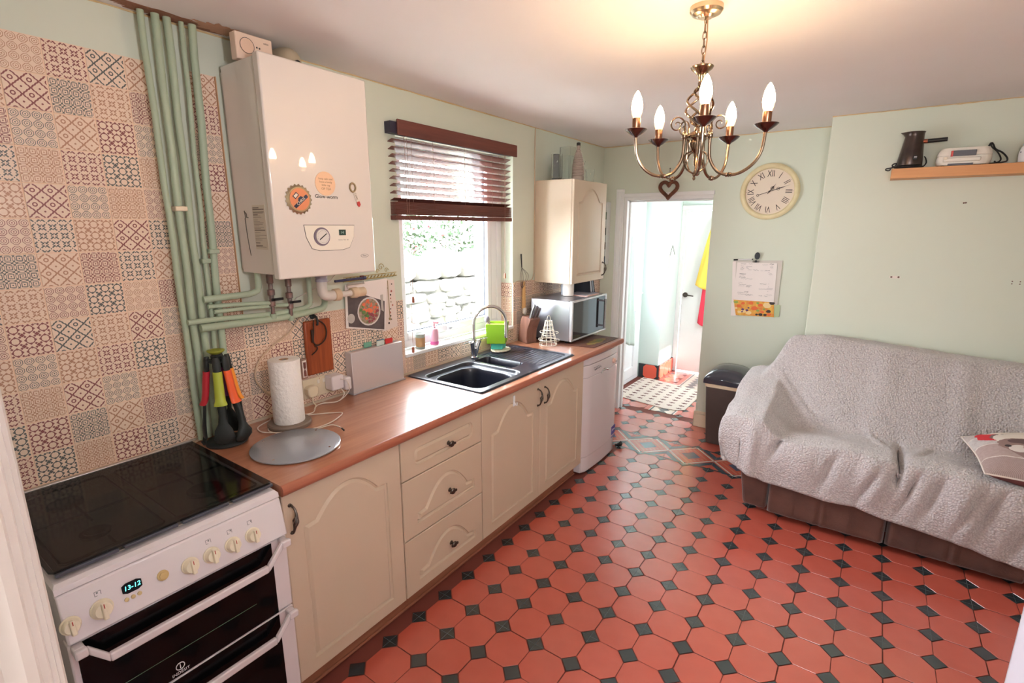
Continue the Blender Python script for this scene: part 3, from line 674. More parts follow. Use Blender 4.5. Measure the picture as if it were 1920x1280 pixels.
# ------------------------------------------------------------------ cooker
ck = thing('cooker', (.33, .52, 0), 'white freestanding double oven cooker with glass lid, left of the worktop', 'cooker')
CY0, CY1 = .232, .802
g = G(); g.box(.03, .60, CY0+.004, CY1-.004, .02, .885); obj('body', g, APPL, ck, .004)
g = G().rings([[(.03, CY0, .885), (.625, CY0, .878), (.625, CY1, .878), (.03, CY1, .885)], [(.03, CY0, .898), (.622, CY0, .892), (.622, CY1, .892), (.03, CY1, .898)], [(.034, CY0+.004, .902), (.61, CY0+.006, .900), (.61, CY1-.006, .900), (.034, CY1-.004, .902)]]); obj('hob_surround', g, APPL, ck, 0, 20)
g = G(); g.box(.05, .585, CY0+.02, CY1-.02, .898, .904); obj('hob_plate', g, mat('greyed_hob_enamel', (176, 164, 152), .4), ck)
for cx, cy, r in ((.18, .37, .045), (.18, .66, .036), (.44, .37, .036), (.44, .66, .052)):
    g = G().lathe([(r, 0), (r, .007), (r*.7, .008), (r*.7, .011), (0, .011)], (cx, cy, .904), 24); obj('burner', g, mat('burner_cap', (58, 56, 58), .5), ck)
for y0, y1 in ((.265, .50), (.53, .77)):
    g = G()
    loop = spline([(.08, y0, .914), (.55, y0, .914), (.55, y1, .914), (.08, y1, .914)], 1, True); g.tube([(.075, y0, .914), (.55, y0, .914), (.56, y0+.01, .914), (.56, y1-.01, .914), (.55, y1, .914), (.075, y1, .914), (.065, y1-.01, .914), (.065, y0+.01, .914)], .0035, 6, True)
    for yy in ((y0+y1)/2,): g.box(.065, .12, yy-.003, yy+.003, .911, .916); g.box(.24, .38, yy-.003, yy+.003, .911, .916); g.box(.5, .56, yy-.003, yy+.003, .911, .916)
    g.box(.308, .314, y0, y1, .911, .916); obj('pan_support', g, BLACK, ck)
LIDG = mat('smoked_lid_glass', (10, 10, 11), .09, spec=.32)
LIDG.node_tree.nodes['Principled BSDF'].inputs['Alpha'].default_value = .62
lid = thing('lid', (.03, .52, .92), '', None); del lid['label']; bpy.data.objects.remove(lid)
g = G(); pts = [(.036, CY0+.004), (.586, CY0+.004), (.598, CY0+.012), (.598, CY1-.012), (.586, CY1-.004), (.036, CY1-.004)]; g.prism([(x, y, .9195) for x, y in pts], (0, 0, .0055)); lid = obj('glass_lid', g, LIDG, ck, .0015)
g = G(); g.box(.024, .036, CY0+.004, CY1-.002, .900, .9275); obj('lid_hinge_rail', g, mat('hinge_rail', (206, 200, 196), .3, .6), lid, .002)
g = G()
for k in range(4): y = CY0+.01+k*.141; g.box(.582, .604, y+.003, y+.133, .910, .9192)
obj('lid_front_bumper', g, mat('translucent_grey_bumper', (70, 74, 84), .3), lid, .002)
# sloped control panel, built in a plane leaning back
PX0, PZ0, PX1, PZ1 = .628, .876, .655, .752
g = G().prism([(.60, CY0, .876), (PX0, CY0, PZ0), (PX1, CY0, PZ1), (.60, CY0, PZ1)], (0, CY1-CY0, 0)); cp = obj('control_panel', g, APPL, ck, .005)
pn = Vector((PZ0-PZ1, 0, PX1-PX0)).normalized(); pu = Vector((PX0-PX1, 0, PZ0-PZ1)).normalized()
def on_panel(y, z, out=0.):
    t = (z-PZ1)/(PZ0-PZ1); return Vector((PX1+(PX0-PX1)*t, y, z))+pn*out
KN = mat('cream_knob', (232, 220, 196), .3)
for y, z, r in ((.245, .800, .019), (.308, .803, .022), (.514, .803, .0205), (.572, .803, .0205), (.633, .803, .0205), (.694, .803, .0205)):
    g = G().lathe([(r*1.12, 0), (r*1.12, .004), (r, .006), (r*.86, .020), (r*.8, .022), (0, .022)], on_panel(y, z), 24, pn)
    k = obj('knob', g, KN, cp)
    a, b = on_panel(y, z, .020), on_panel(y, z-.8*r, .020)
    g = G(); c0 = on_panel(y, z, .016); w = Vector((0, .0055, 0)); u = pu*(r*.93)
    g.prism([c0-w-u*1.05, c0+w-u*1.05, c0+w*.8+u, c0-w*.8+u], pn*.016); obj('grip', g, KN, k, .002)
    g = G().prism([c0-w*.18+u*.4+pn*.0161, c0+w*.18+u*.4+pn*.0161, c0+w*.18+u*.95+pn*.0161, c0-w*.18+u*.95+pn*.0161], pn*.0008); obj('red_mark', g, mat('red_print', (176, 60, 50), .5), k)
g = G().lathe([(.014, 0), (.014, .004), (.009, .005), (.009, .008), (0, .009)], on_panel(.447, .812), 20, pn); obj('ignition_button', g, mat('ochre_button', (206, 176, 120), .4), cp)
pl = [(-.022, -.009), (-.012, -.014), (.012, -.014), (.022, -.009), (.022, .009), (.012, .014), (-.012, .014), (-.022, .009)]
g = G().prism([on_panel(.377+a, .822)+pu*b for a, b in pl], pn*.002); ds = obj('clock_display', g, BLKGL, cp)
th_ = math.atan2(pn.z, pn.x)
t = text('display_digits', '13-12', .0165, mat('cyan_digits', (60, 220, 210), .4, emit=((90, 235, 225), 1.6)), ds, on_panel(.377, .822, .0023), (0, 0, 0), .0002, shear=.15); t.rotation_euler = (Matrix.Rotation(-th_, 3, 'Y') @ Matrix(((0, 0, 1), (1, 0, 0), (0, 1, 0)))).to_euler()
g = G()
for k in range(3): g.lathe([(.0052, 0), (.0052, .003), (0, .0035)], on_panel(.360+.0145*k, .795+.0003*k), 12, pn)
obj('clock_buttons', g, mat('clock_button', (200, 176, 130), .4), cp)
for k, y in enumerate((.308, .572, .633, .694)):
    g = G(); c0 = on_panel(y, .843, .0)
    for (a, b, w, h) in ((-.007, -.005, .0012, .010), (.006, -.005, .0012, .010), (-.007, .005, .014, .0012), (-.007, -.006, .006, .0012)):
        q = c0+Vector((0, a, 0))+pu*b; g.prism([q, q+Vector((0, w, 0)), q+Vector((0, w, 0))+pu*h, q+pu*h], pn*.0004)
    q = c0+Vector((0, -.003+.002*k, 0)); g.prism([q, q+Vector((0, .004, 0)), q+Vector((0, .004, 0))+pu*.004, q+pu*.004], pn*.0004); obj('burner_symbol', g, GREY, cp)
def oven_door(z0, z1, logo):
    g = G(); g.box(.60, .640, CY0, CY1, z0, z1); dr = obj('oven_door', g, APPL, ck, .004)
    g = G(); g.box(.640, .6425, CY0+.014, CY1-.052, z0+.0, z1-.003); gl = obj('oven_glass', g, BLKGL, dr, .001)
    if logo:
        text('logo_lettering', 'INDESIT', .013, mat('white_print', (236, 236, 240), .5), gl, (.6427, .452, .492), FX, .0002)
        g = G().tube([(.643, .452+.011*math.cos(a), .512+.011*math.sin(a)) for a in [k*math.pi/8 for k in range(16)]], .0012, 5, True); g.box(.6426, .6434, .4508, .4532, .505, .515); g.box(.6426, .6434, .4508, .4532, .517, .519); obj('logo_ring', g, mat('white_print', (236, 236, 240), .5), gl)
        g = G(); g.box(.6424, .6429, CY0+.02, CY1-.12, .560, .5615); obj('glass_line', g, mat('glass_edge', (96, 130, 100), .3), gl)
    # handle: straight bar with raised ends
    hz = z1-.062; zz = z1-.012
    ctr = [(CY0+.004, zz), (CY0+.03, zz), (CY0+.068, hz), (CY1-.085, hz), (CY1-.035, zz+.004), (CY1-.004, zz+.004)]
    up_ = [(y, z+.011) for y, z in ctr]; dn = [(y, z-.013) for y, z in ctr][::-1]
    g = G()
    for k in range(5):
        x = .664 if 1 <= k <= 3 else .664
        a, b = ctr[k], ctr[k+1]; g.prism([(x, a[0], a[1]-.013), (x, b[0], b[1]-.013), (x, b[0], b[1]+.011), (x, a[0], a[1]+.011)], (.016, 0, 0))
    for y in (CY0+.004, CY1-.030): g.box(.638, .668, y, y+.024, zz-.010, zz+.012)
    obj('handle', g, APPL, dr, .004)
oven_door(.482, .744, True); oven_door(.075, .476, False)
g = G(); g.box(.05, .59, CY0+.01, CY1-.01, .0, .022); obj('foot_rail', g, BLACK, ck)
# ------------------------------------------------------------------ boiler, its magnets and pipes
BOILW = mat('boiler_white', (226, 215, 207), .3, coat=1.); BOILW.node_tree.nodes['Principled BSDF'].inputs['Coat Roughness'].default_value = .025
bl = thing('boiler', (.16, 1.3, 1.545), 'large white wall hung boiler with a round dial panel', 'boiler')
g = G(); g.box(.03, .262, 1.075, 1.52, 1.56, 2.325); obj('casing', g, BOILW, bl, .004)
g = G(); g.box(.003, .03, 1.085, 1.51, 1.57, 2.31); obj('wall_frame', g, mat('boiler_back_frame', (196, 190, 184), .5), bl, .002)
g = G(); g.box(.264, .302, 1.068, 1.528, 1.545, 2.332); obj('front_cover', g, BOILW, bl, .006)
g = G(); pr_ = [(1.187, 1.748), (1.425, 1.748), (1.420, 1.70), (1.395, 1.655), (1.36, 1.646), (1.25, 1.646), (1.215, 1.655), (1.193, 1.70)]
DARKL = mat('dark_outline', (70, 64, 66), .5)
g.prism([(.3018, y, z) for y, z in pr_], (.0012, 0, 0)); dp = obj('dial_panel', g, DARKL, bl)
pi_ = inset(list(reversed(pr_)), -.0018) if False else [(1.306+(y-1.306)*.986, 1.697+(z-1.697)*.965) for y, z in pr_]
g = G().prism([(.303, y, z) for y, z in pi_], (.0015, 0, 0)); obj('panel_face', g, mat('cream_panel_face', (236, 226, 212), .3), dp, .0005)
g = G().lathe([(.036, 0), (.036, .004), (.0, .004)], (.3045, 1.262, 1.702), 28, (1, 0, 0)); ga = obj('dial', g, mat('mauve_dial_ring', (128, 112, 126), .4), dp)
g = G().lathe([(.029, 0), (.029, .009), (.0, .010)], (.3045, 1.262, 1.702), 28, (1, 0, 0)); obj('dial_face', g, mat('pale_dial_face', (222, 214, 208), .4), ga)
g = G().prism([(.3148, 1.262-.017, 1.692), (.3148, 1.262-.015, 1.689), (.3148, 1.262+.017, 1.712), (.3148, 1.262+.015, 1.715)], (.001, 0, 0)); obj('pointer', g, BLACK, ga)
g = G()
for k in range(24):
    a = k*math.pi/12; q = Vector((.3147, 1.262+.024*math.cos(a), 1.702+.024*math.sin(a))); g.box(q.x, q.x+.0006, q.y-.0008, q.y+.0008, q.z-.0008, q.z+.0008)
o = obj('dial_dots', g, DARKL, ga); o['kind'] = 'stuff'
g = G().box(.3045, .3055, 1.345, 1.378, 1.706, 1.729); sc_ = obj('screen', g, mat('green_black_lcd', (58, 76, 70), .2), dp); text('screen_digits', '14', .016, mat('lcd_digits', (150, 180, 168), .4), sc_, (.3056, 1.360, 1.717), FX, .0002)
text('panel_print', 'thermo  flow  bar', .007, mat('grey_print2', (140, 132, 126), .5), dp, (.3046, 1.365, 1.688), FX, .0001)
text('brand_lettering', 'Glow-worm', .021, mat('dark_print', (46, 40, 40), .5), bl, (.3024, 1.300, 1.857), FX, .0005)
g = G().lathe([(.0085, 0), (.0085, .001), (0, .001)], (.302, 1.470, 1.618), 20, (1, 0, 0)); oval = obj('oval_badge', g, DARKL, bl); oval.data.transform(Matrix.Translation((0, 0, 0)))
g = G().tube([(.3025, 1.470+.020*math.cos(a), 1.618+.0065*math.sin(a)) for a in [k*math.pi/10 for k in range(20)]], .0006, 5, True); bpy.data.objects.remove(oval); oval = obj('oval_badge', g, DARKL, bl); text('badge_print', 'Flame', .008, DARKL, oval, (.3024, 1.470, 1.618), FX, .0002)
# labels on the side of the boiler
g = G().box(.150, .236, 1.0742, 1.075, 1.655, 1.82); sl = obj('data_label', g, mat('label_paper', (206, 192, 176), .6), bl)
LT = mat('label_text_ink', (110, 96, 88), .6)
g = G()
rl = random.Random(5); z = 1.812
while z > 1.665:
    h_ = rl.choice([.0012, .0012, .003]); g.box(.153, .153+rl.uniform(.03, .08), 1.0738, 1.0742, z-h_, z); z -= rl.choice([.005, .006, .010])
o = obj('label_print', g, LT, sl); o['kind'] = 'stuff'
g = G().tube([(.105, 1.073, 1.79), (.105, 1.066, 1.797), (.115, 1.062, 1.80), (.118, 1.062, 1.775), (.114, 1.062, 1.77), (.118, 1.062, 1.70), (.122, 1.066, 1.63)], .0016, 6); g.tube([(.105, 1.0735, 1.79), (.105, 1.0735, 1.775), (.116, 1.0735, 1.775)], .0016, 6); tag(obj('hanging_wire', g, PEWTER), 'thin bent wire hook hanging on the side of the boiler', 'hook')
# magnets
def disc(name, c, r, th, m, parent=None, n=28): return obj(name, G().lathe([(r, 0), (r, th), (0, th)], c, n, (1, 0, 0)), m, parent)
mg = thing('bottle_cap_magnet', (.302, 1.175, 1.84), 'crinkled bottle cap magnet with a pint and the name CHRIS', 'magnet')
g = G(); n = 42; c0 = (1.175, 1.842)
rg = []
for rr_, xx in ((.053, .3025), (.054, .305), (.046, .311), (.044, .311)):
    rg.append([(xx, c0[0]+(rr_*(1+(.06*math.cos(21*2*math.pi*k/n*1.0) if rr_ > .05 else 0)))*math.cos(2*math.pi*k/n), c0[1]+(rr_*(1+(.06*math.cos(21*2*math.pi*k/n) if rr_ > .05 else 0)))*math.sin(2*math.pi*k/n)) for k in range(n)])
g.rings(rg); obj('crinkled_rim', g, mat('cap_gold', (168, 150, 122), .35, .7), mg)
disc('orange_face', (.3105, *c0), .041, .0012, mat('magnet_orange', (222, 138, 98), .4), mg)
g = G().prism([(.3118, c0[0]+a, c0[1]+b) for a, b in ((-.028, -.026), (-.018, -.034), (.036, .010), (.028, .020))], (.0008, 0, 0)); bn = obj('name_banner', g, mat('navy_print', (50, 56, 78), .4), mg)
t = text('name_lettering', 'CHRIS', .0155, mat('cream_print', (226, 214, 200), .5), bn, (.3128, c0[0]+.004, c0[1]-.007), FX, .0002); t.rotation_euler = (Matrix.Rotation(R(38), 3, 'X') @ Matrix(((0, 0, 1), (1, 0, 0), (0, 1, 0)))).to_euler()
g = G().prism([(.3118, c0[0]+a, c0[1]+b) for a, b in ((-.030, .010), (-.014, .026), (-.002, .016), (-.018, -.0))], (.0008, 0, 0)); pg = obj('pint_picture', g, mat('navy_print', (50, 56, 78), .4), mg)
g = G().prism([(.3127, c0[0]+a, c0[1]+b) for a, b in ((-.026, .011), (-.014, .022), (-.006, .016), (-.018, .004))], (.0004, 0, 0)); obj('pint_glass', g, mat('cream_print', (226, 214, 200), .5), pg)
g = G().prism([(.3118, c0[0]+a, c0[1]+b) for a, b in ((-.006, .004), (.004, .012), (.014, .008), (.014, -.004), (-.008, -.010))], (.0009, 0, 0)); obj('cap_picture', g, mat('navy_print', (50, 56, 78), .4), mg)
ms = thing('round_sticker_magnet', (.302, 1.298, 1.91), 'pale peach round magnet with small print on the boiler', 'magnet')
disc('face', (.3025, 1.298, 1.907), .046, .002, mat('peach_magnet', (238, 196, 160), .45), ms)
for k, (s_, dz) in enumerate((('keep calm and', .018), ('have a lovely', .006), ('little cup', -.006), ('OF TEA', -.020))): text('print_line', s_, .011 if k < 3 else .013, mat('brown_print', (168, 124, 98), .5), ms, (.3047, 1.300, 1.907+dz), FX, .0002)
mo = thing('bottle_opener_magnet', (.302, 1.44, 1.87), 'bottle opener shaped magnet with a red tip', 'magnet')
g = G().tube(spline([(.305, 1.428+.014*math.cos(a), 1.900+.017*math.sin(a)) for a in [k*math.pi/4 for k in range(8)]], 3, True), .0042, 6, True); obj('loop', g, mat('cap_gold', (168, 150, 122), .35, .7), mo)
g = G().prism([(.303, 1.426, 1.888), (.303, 1.440, 1.884), (.303, 1.458, 1.845), (.303, 1.444, 1.84)], (.003, 0, 0)); hb = obj('handle', g, mat('cream_print', (226, 214, 200), .5), mo, .001)
t = text('lettering', 'CORK', .011, mat('dark_print', (46, 40, 40), .5), hb, (.3063, 1.442, 1.865), FX, .0002); t.rotation_euler = (Matrix.Rotation(R(-68), 3, 'X') @ Matrix(((0, 0, 1), (1, 0, 0), (0, 1, 0)))).to_euler()
g = G().prism([(.303, 1.444, 1.842), (.303, 1.458, 1.846), (.303, 1.463, 1.832), (.303, 1.456, 1.822), (.303, 1.447, 1.828)], (.0042, 0, 0)); obj('red_tip', g, mat('magnet_red', (200, 70, 66), .4), mo, .001)
# programmer and flue on top of the boiler
pgm = thing('heating_programmer', (.15, 1.15, 2.333), 'cream plastic heating programmer standing on top of the boiler', 'programmer')
g = G().box(.118, .158, 1.075, 1.215, 2.333, 2.424); obj('case', g, mat('pinkish_cream_plastic', (232, 204, 186), .4), pgm, .004)
g = G().lathe([(.026, 0), (.026, .003), (.022, .004), (0, .004)], (.158, 1.115, 2.382), 24, (1, 0, 0)); obj('dial', g, mat('pinkish_cream_plastic2', (226, 192, 172), .4), pgm)
g = G().tube([(.1615, 1.115+.026*math.cos(a), 2.382+.026*math.sin(a)) for a in [k*math.pi/12 for k in range(24)]], .0009, 5, True); obj('dial_ring', g, DARKL, pgm)
for a, b in ((1.153, 2.385), (1.163, 2.384), (1.153, 2.372), (1.163, 2.371)): disc('switch_dot', (.158, a, b), .0032, .001, DARKL, pgm, 8)
text('print_line', 'salus', .010, LT, pgm, (.1582, 1.19, 2.406), FX, .0002); text('print_line', 'electronic', .008, LT, pgm, (.1582, 1.188, 2.358), FX, .0002)
g = G().tube(spline([(.13, 1.30, 2.333), (.13, 1.30, 2.36), (.125, 1.30, 2.38), (.09, 1.30, 2.388), (.02, 1.30, 2.388)], 5), .046, 20); g.lathe([(.050, 0), (.050, .02), (.046, .02)], (.13, 1.30, 2.333), 20)
tag(obj('flue_elbow', g, mat('flue_grey', (186, 170, 146), .4)), 'grey flue elbow rising from the boiler top into the wall', 'flue')
g = G().lathe([(.012, 0), (.012, .01), (.008, .012), (0, .012)], (.178, 1.30, 2.362), 12, (1, 0, 0)); tag(obj('test_cap', g, BLACK), 'small dark round cap on the front of the flue elbow', 'cap')
# vertical pipes (top y, bottom y, radius) from ceiling to worktop
VP_ = [(.826, .826, .0105, .925, 'thin'), (.868, .853, .0125, .925, 'thick'), (.905, .886, .0125, .925, 'thick'), (.951, .915, .0085, .925, 'thin'), (.985, .944, .0130, .925, 'thick')]
names_ = ['leftmost of the painted green vertical pipes, thin and beside the tiles', 'second painted vertical pipe from the left, with the upper clip', 'third painted vertical pipe from the left, thick', 'thin fourth vertical pipe from the left, after the dark gap', 'rightmost painted vertical pipe, closest to the boiler']
for (yt, yb, r, zb_, _), lab in zip(VP_, names_):
    pts = [(.045+.004*math.sin(k*1.7+yt*40), yb+(yt-yb)*(k/14)**1.2, zb_+(H-.004-zb_)*k/14) for k in range(15)]
    t_ = thing('vertical_pipe', (.045, yb, zb_), lab, 'pipe', 'green painted heating pipes in the corner'); obj('pipe', G().tube(pts, r, 14), PIPEM, t_)
    if 'upper clip' in lab:
        g = G(); yc = yb+(yt-yb)*.58; g.box(.022, .064, yc-.018, yc+.022, 1.795, 1.812); obj('pipe_clip', g, SKIRT, t_, .003)
    if 'rightmost' in lab:
        g = G(); yc = yb+(yt-yb)*.36; g.box(.022, .064, yc-.018, yc+.018, 1.64, 1.657); obj('pipe_clip', g, PIPEM, t_, .003)
    if 'fourth' in lab:
        g = G(); yc = yb+(yt-yb)*.36; g.box(.02, .06, yc-.016, yc+.016, 1.605, 1.622); obj('pipe_clip', g, PIPEM, t_, .003)
g = G(); g.box(.0, .012, .838, .956, .921, H-.01); obj('pipe_backing', g, GREEN, wall_left)
def hpipe(name, pts, r, lab): return tag(obj(name, G().tube(spline(pts, 6), r, 12), PIPEM), lab, 'pipe', 'green painted pipes running under the boiler')
hpipe('horizontal_pipe', [(.075, .890, 1.472), (.080, .95, 1.474), (.080, 1.05, 1.476), (.085, 1.085, 1.482), (.09, 1.098, 1.50), (.09, 1.10, 1.56)], .0125, 'uppermost horizontal green pipe, bending up into the boiler')
hpipe('horizontal_pipe', [(.070, .905, 1.443), (.075, 1.0, 1.440), (.085, 1.10, 1.434), (.09, 1.148, 1.43)], .0085, 'second horizontal green pipe below the boiler, ending at the left valve')
hpipe('horizontal_pipe', [(.070, .925, 1.420), (.075, 1.05, 1.420), (.085, 1.18, 1.416), (.09, 1.229, 1.414)], .0085, 'third horizontal green pipe below the boiler, ending at the right valve')
hpipe('horizontal_pipe', [(.068, .828, 1.392), (.070, .95, 1.390), (.075, 1.15, 1.382), (.08, 1.28, 1.388), (.085, 1.318, 1.398), (.085, 1.33, 1.425), (.085, 1.33, 1.56)], .0105, 'fourth horizontal green pipe, turning up to the boiler at its right end')
hpipe('horizontal_pipe', [(.078, .866, 1.366), (.08, 1.0, 1.364), (.082, 1.2, 1.362), (.082, 1.36, 1.372), (.08, 1.40, 1.385), (.07, 1.415, 1.42), (.07, 1.415, 1.56)], .0145, 'lowest and thickest horizontal green pipe below the boiler')
VALV = mat('paint_stained_valve', (132, 122, 118), .5, .5, var=(60, .6, (150, 96, 84)), bump=(90, .3))
for y, zb2, lab in ((1.149, 1.385, 'left of the two metal isolating valves under the boiler'), (1.229, 1.365, 'right of the two metal isolating valves under the boiler')):
    t_ = thing('isolating_valve', (.09, y, zb2), lab, 'valve', 'isolating valves under the boiler')
    g = G().lathe([(.008, 0), (.008, .03), (.013, .032), (.013, .055), (.009, .058), (.010, .075), (.0145, .078), (.0145, .10), (.009, .103), (.009, .125), (.013, .128), (.013, .16), (.009, .17), (.009, .19)], (.09, y, zb2), 12); obj('valve_body', g, VALV, t_)
    g = G(); g.box(.106, .110, y-.012, y+.042, zb2+.055, zb2+.066); g.cyl((.095, y, zb2+.06), (.11, y, zb2+.06), .006); obj('lever', g, BLACK, t_, .002)
    g = G().tube([(.09, y, zb2), (.088, y, zb2-.02)], .0125, 12); obj('pipe_stub', g, PIPEM, t_)
CONW = mat('waste_pipe_white', (214, 204, 196), .35); CONC = mat('waste_pipe_collar', (216, 190, 160), .4)
t_ = thing('condensate_pipe', (.15, 1.35, 1.43), 'pale plastic waste pipe with two collars under the boiler', 'pipe')
g = G().tube(spline([(.15, 1.35, 1.548), (.15, 1.35, 1.50), (.15, 1.35, 1.47), (.15, 1.358, 1.447), (.15, 1.385, 1.440), (.15, 1.42, 1.440)], 5), [.0225]*26, 16); obj('elbow', g, CONW, t_)
g = G().tube([(.15, 1.38, 1.440), (.15, 1.545, 1.440)], .0135, 14); obj('pipe', g, CONW, t_)
g = G().lathe([(.021, 0), (.027, .003), (.028, .03), (.024, .034)], (.15, 1.405, 1.440), 18, (0, 1, 0)); obj('collar', g, CONC, t_)
g = G().lathe([(.018, 0), (.024, .003), (.026, .03), (.024, .036), (.022, .036), (.022, .075)], (.15, 1.50, 1.440), 18, (0, 1, 0)); obj('collar', g, CONC, t_)
g = G().lathe([(.026, 0), (.026, .012), (.0235, .013), (.0235, .018), (.026, .019), (.026, .03)], (.15, 1.35, 1.505), 18); obj('ribbed_coupling', g, mat('lilac_grey_coupling', (168, 160, 172), .4), t_)
g = G().tube(spline([(.13, 1.60, 1.48), (.06, 1.575, 1.47), (.03, 1.575, 1.46), (.02, 1.59, 1.44)], 4), .006, 8); tag(obj('thin_waste_tube', g, CONW), 'thin pale tube curling behind the waste pipe collars', 'tube')
g = G().cyl((.12, 1.44, 1.497), (.12, 1.60, 1.500), .006); g.cyl((.12, 1.60, 1.500), (.12, 1.614, 1.500), .008); tag(obj('pen', g, mat('dark_pen', (66, 66, 96), .4)), 'dark pen shaped rod lying just under the boiler edge', 'pen')
g = G().tube([(.12, 1.46, 1.54), (.10, 1.43, 1.50), (.03, 1.30, 1.43), (.03, 1.27, 1.40)], .0022, 6); tag(obj('thin_cable', g, CONW), 'thin pale cable slanting down beneath the boiler', 'cable')
# peeled paint at the ceiling over the pipes
def blob(y0, y1, x0, x1, z, seed):
    q = random.Random(seed); n = 44; pts = []
    for k in range(n):
        a = 2*math.pi*k/n; rr_ = 1+q.uniform(-.28, .28); pts.append(((x0+x1)/2+(x1-x0)/2*rr_*math.cos(a), (y0+y1)/2+(y1-y0)/2*rr_*math.sin(a), z))
    return G().prism(pts, (0, 0, .0008))
obj('peeled_patch', blob(.74, 1.10, .01, .085, H-.0012, 4), PLASTER, ceiling)
obj('peeled_patch', blob(.98, 1.16, .03, .12, H-.0016, 9), mat('peeled_plaster_edge', (196, 150, 122), .9, bump=(40, .8)), ceiling)
# ------------------------------------------------------------------ worktop objects, left to right
UB = mat('utensil_black', (36, 40, 40), .5)
ut = thing('utensil_stand', (.12, .89, .91), 'black utensil carousel with a round base and lime top ring', 'utensil holder')
cx, cy = .12, .89
g = G().lathe([(.074, 0), (.076, .006), (.070, .012), (.05, .016), (.020, .020), (.011, .03), (.010, .33), (.018, .335), (.020, .350), (.014, .358)], (cx, cy, .911), 32); obj('stand', g, UB, ut)
g = G().lathe([(.014, 0), (.024, .006), (.030, .012), (.030, .016), (.022, .017), (.012, .014)], (cx, cy, 1.268), 28); obj('top_ring', g, mat('lime_ring', (150, 156, 50), .5), ut)
g = G()
for k in range(6):
    a = R(-24+60*k); g.box(cx+.0, cx+.0+.001, cy, cy+.001, 1.2, 1.201) if False else g.tube([(cx+.015*math.cos(a), cy+.015*math.sin(a), 1.245), (cx+.036*math.cos(a), cy+.036*math.sin(a), 1.245), (cx+.038*math.cos(a), cy+.038*math.sin(a), 1.255)], .004, 6)
g.lathe([(.024, 0), (.036, .004), (.036, .008), (.024, .012)], (cx, cy, 1.235), 24); obj('hanger_ring', g, UB, ut)
def utensil(name, az, col, colname, head, lab):
    a = R(az); d = Vector((math.cos(a), math.sin(a), 0)); s_ = Vector((-d.y, d.x, 0)); Z = Vector((0, 0, 1))
    t_ = thing(name, (cx+.05*d.x, cy+.05*d.y, .93), lab, 'utensil', 'kitchen utensils on the black carousel')
    def P_(r, z, o=0): return Vector((cx, cy, z))+d*r+s_*o
    def strip(rows, th, m, nm, par):   # rows: (radius, z, half width)
        rg = []
        for r, z, w in rows:
            c = P_(r, z); rg.append([c+s_*w*math.cos(q)*1.0+d*th*math.sin(q) for q in [k*math.pi/5 for k in range(10)]])
        return obj(nm, G().rings(rg), m, par, 0, 50)
    strip([(.034, 1.262, .008), (.036, 1.25, .014), (.038, 1.225, .0145), (.040, 1.205, .0135)], .009, UB, 'hanging_end', t_)
    strip([(.040, 1.207, .0165), (.045, 1.175, .0165), (.051, 1.13, .0175), (.057, 1.098, .018), (.062, 1.088, .022), (.066, 1.082, .023)], .012, mat('utensil_'+colname, col, .45), 'grip', t_)
    rows = {'spoon': [(.060, 1.083, .013), (.060, 1.04, .012), (.062, 1.01, .016), (.066, .985, .030), (.068, .955, .036), (.066, .935, .030), (.062, .926, .016)],
            'turner': [(.060, 1.083, .010), (.062, 1.03, .008), (.064, 1.01, .018), (.067, .99, .032), (.068, .94, .036), (.067, .93, .034)],
            'ladle': [(.060, 1.083, .010), (.072, 1.04, .009), (.080, 1.00, .012), (.084, .985, .02), (.086, .965, .036), (.082, .945, .040), (.074, .93, .028)],
            'fork': [(.060, 1.083, .010), (.066, 1.03, .008), (.070, 1.00, .02), (.072, .975, .026), (.072, .95, .024)]}[head]
    strip(rows, .006 if head != 'ladle' else .016, UB, 'head', t_)
    if head == 'fork':
        for k in range(4): obj('tine', G().tube([P_(.072, .955, -.018+.012*k), P_(.078, .932, -.018+.012*k), P_(.086, .928, -.018+.012*k)], .003, 6), UB, t_)
utensil('serving_spoon', -30, (168, 178, 60), 'lime', 'spoon', 'black spoon with a lime green grip at the front of the carousel')
utensil('pasta_fork', -102, (190, 40, 54), 'red', 'fork', 'black pasta fork with a red grip, left on the carousel')
utensil('soup_ladle', 22, (240, 98, 48), 'orange', 'ladle', 'black ladle with a bright orange grip')
utensil('slotted_turner', 72, (240, 150, 50), 'amber', 'turner', 'black turner with an amber grip, behind the orange one')
utensil('spatula', 135, (120, 60, 120), 'purple', 'turner', 'black spatula hanging at the back of the carousel against the pipes')
# kitchen roll
kr = thing('kitchen_roll_holder', (.158, 1.135, .91), 'dark stone kitchen roll holder base with a spindle', 'holder')
g = G().lathe([(.086, 0), (.088, .004), (.088, .014), (.084, .019), (.0, .019)], (.158, 1.135, .9105), 36); obj('base', g, mat('taupe_stone_base', (126, 110, 98), .5), kr); g = G().cyl((.158, 1.135, .929), (.158, 1.135, 1.20), .008); obj('spindle', g, STEEL, kr)
rp = thing('kitchen_roll', (.158, 1.135, .932), 'white quilted kitchen roll standing on the dark round base', 'kitchen roll')
g = G().lathe([(.0195, .0), (.0615, 0), (.0625, .003), (.0625, .268), (.0615, .271), (.0195, .271), (.0195, .0)], (.158, 1.135, .9305), 40, cap=False); PAPER = mat('quilted_paper', (240, 234, 230), .85, bump=(70, .55)); obj('paper', g, PAPER, rp, 0, 40)
g = G().lathe([(.0175, 0), (.0193, 0), (.0193, .270), (.0175, .270), (.0175, 0)], (.158, 1.135, .9308), 24, cap=False); obj('cardboard_core', g, mat('cardboard', (200, 160, 124), .8), rp)
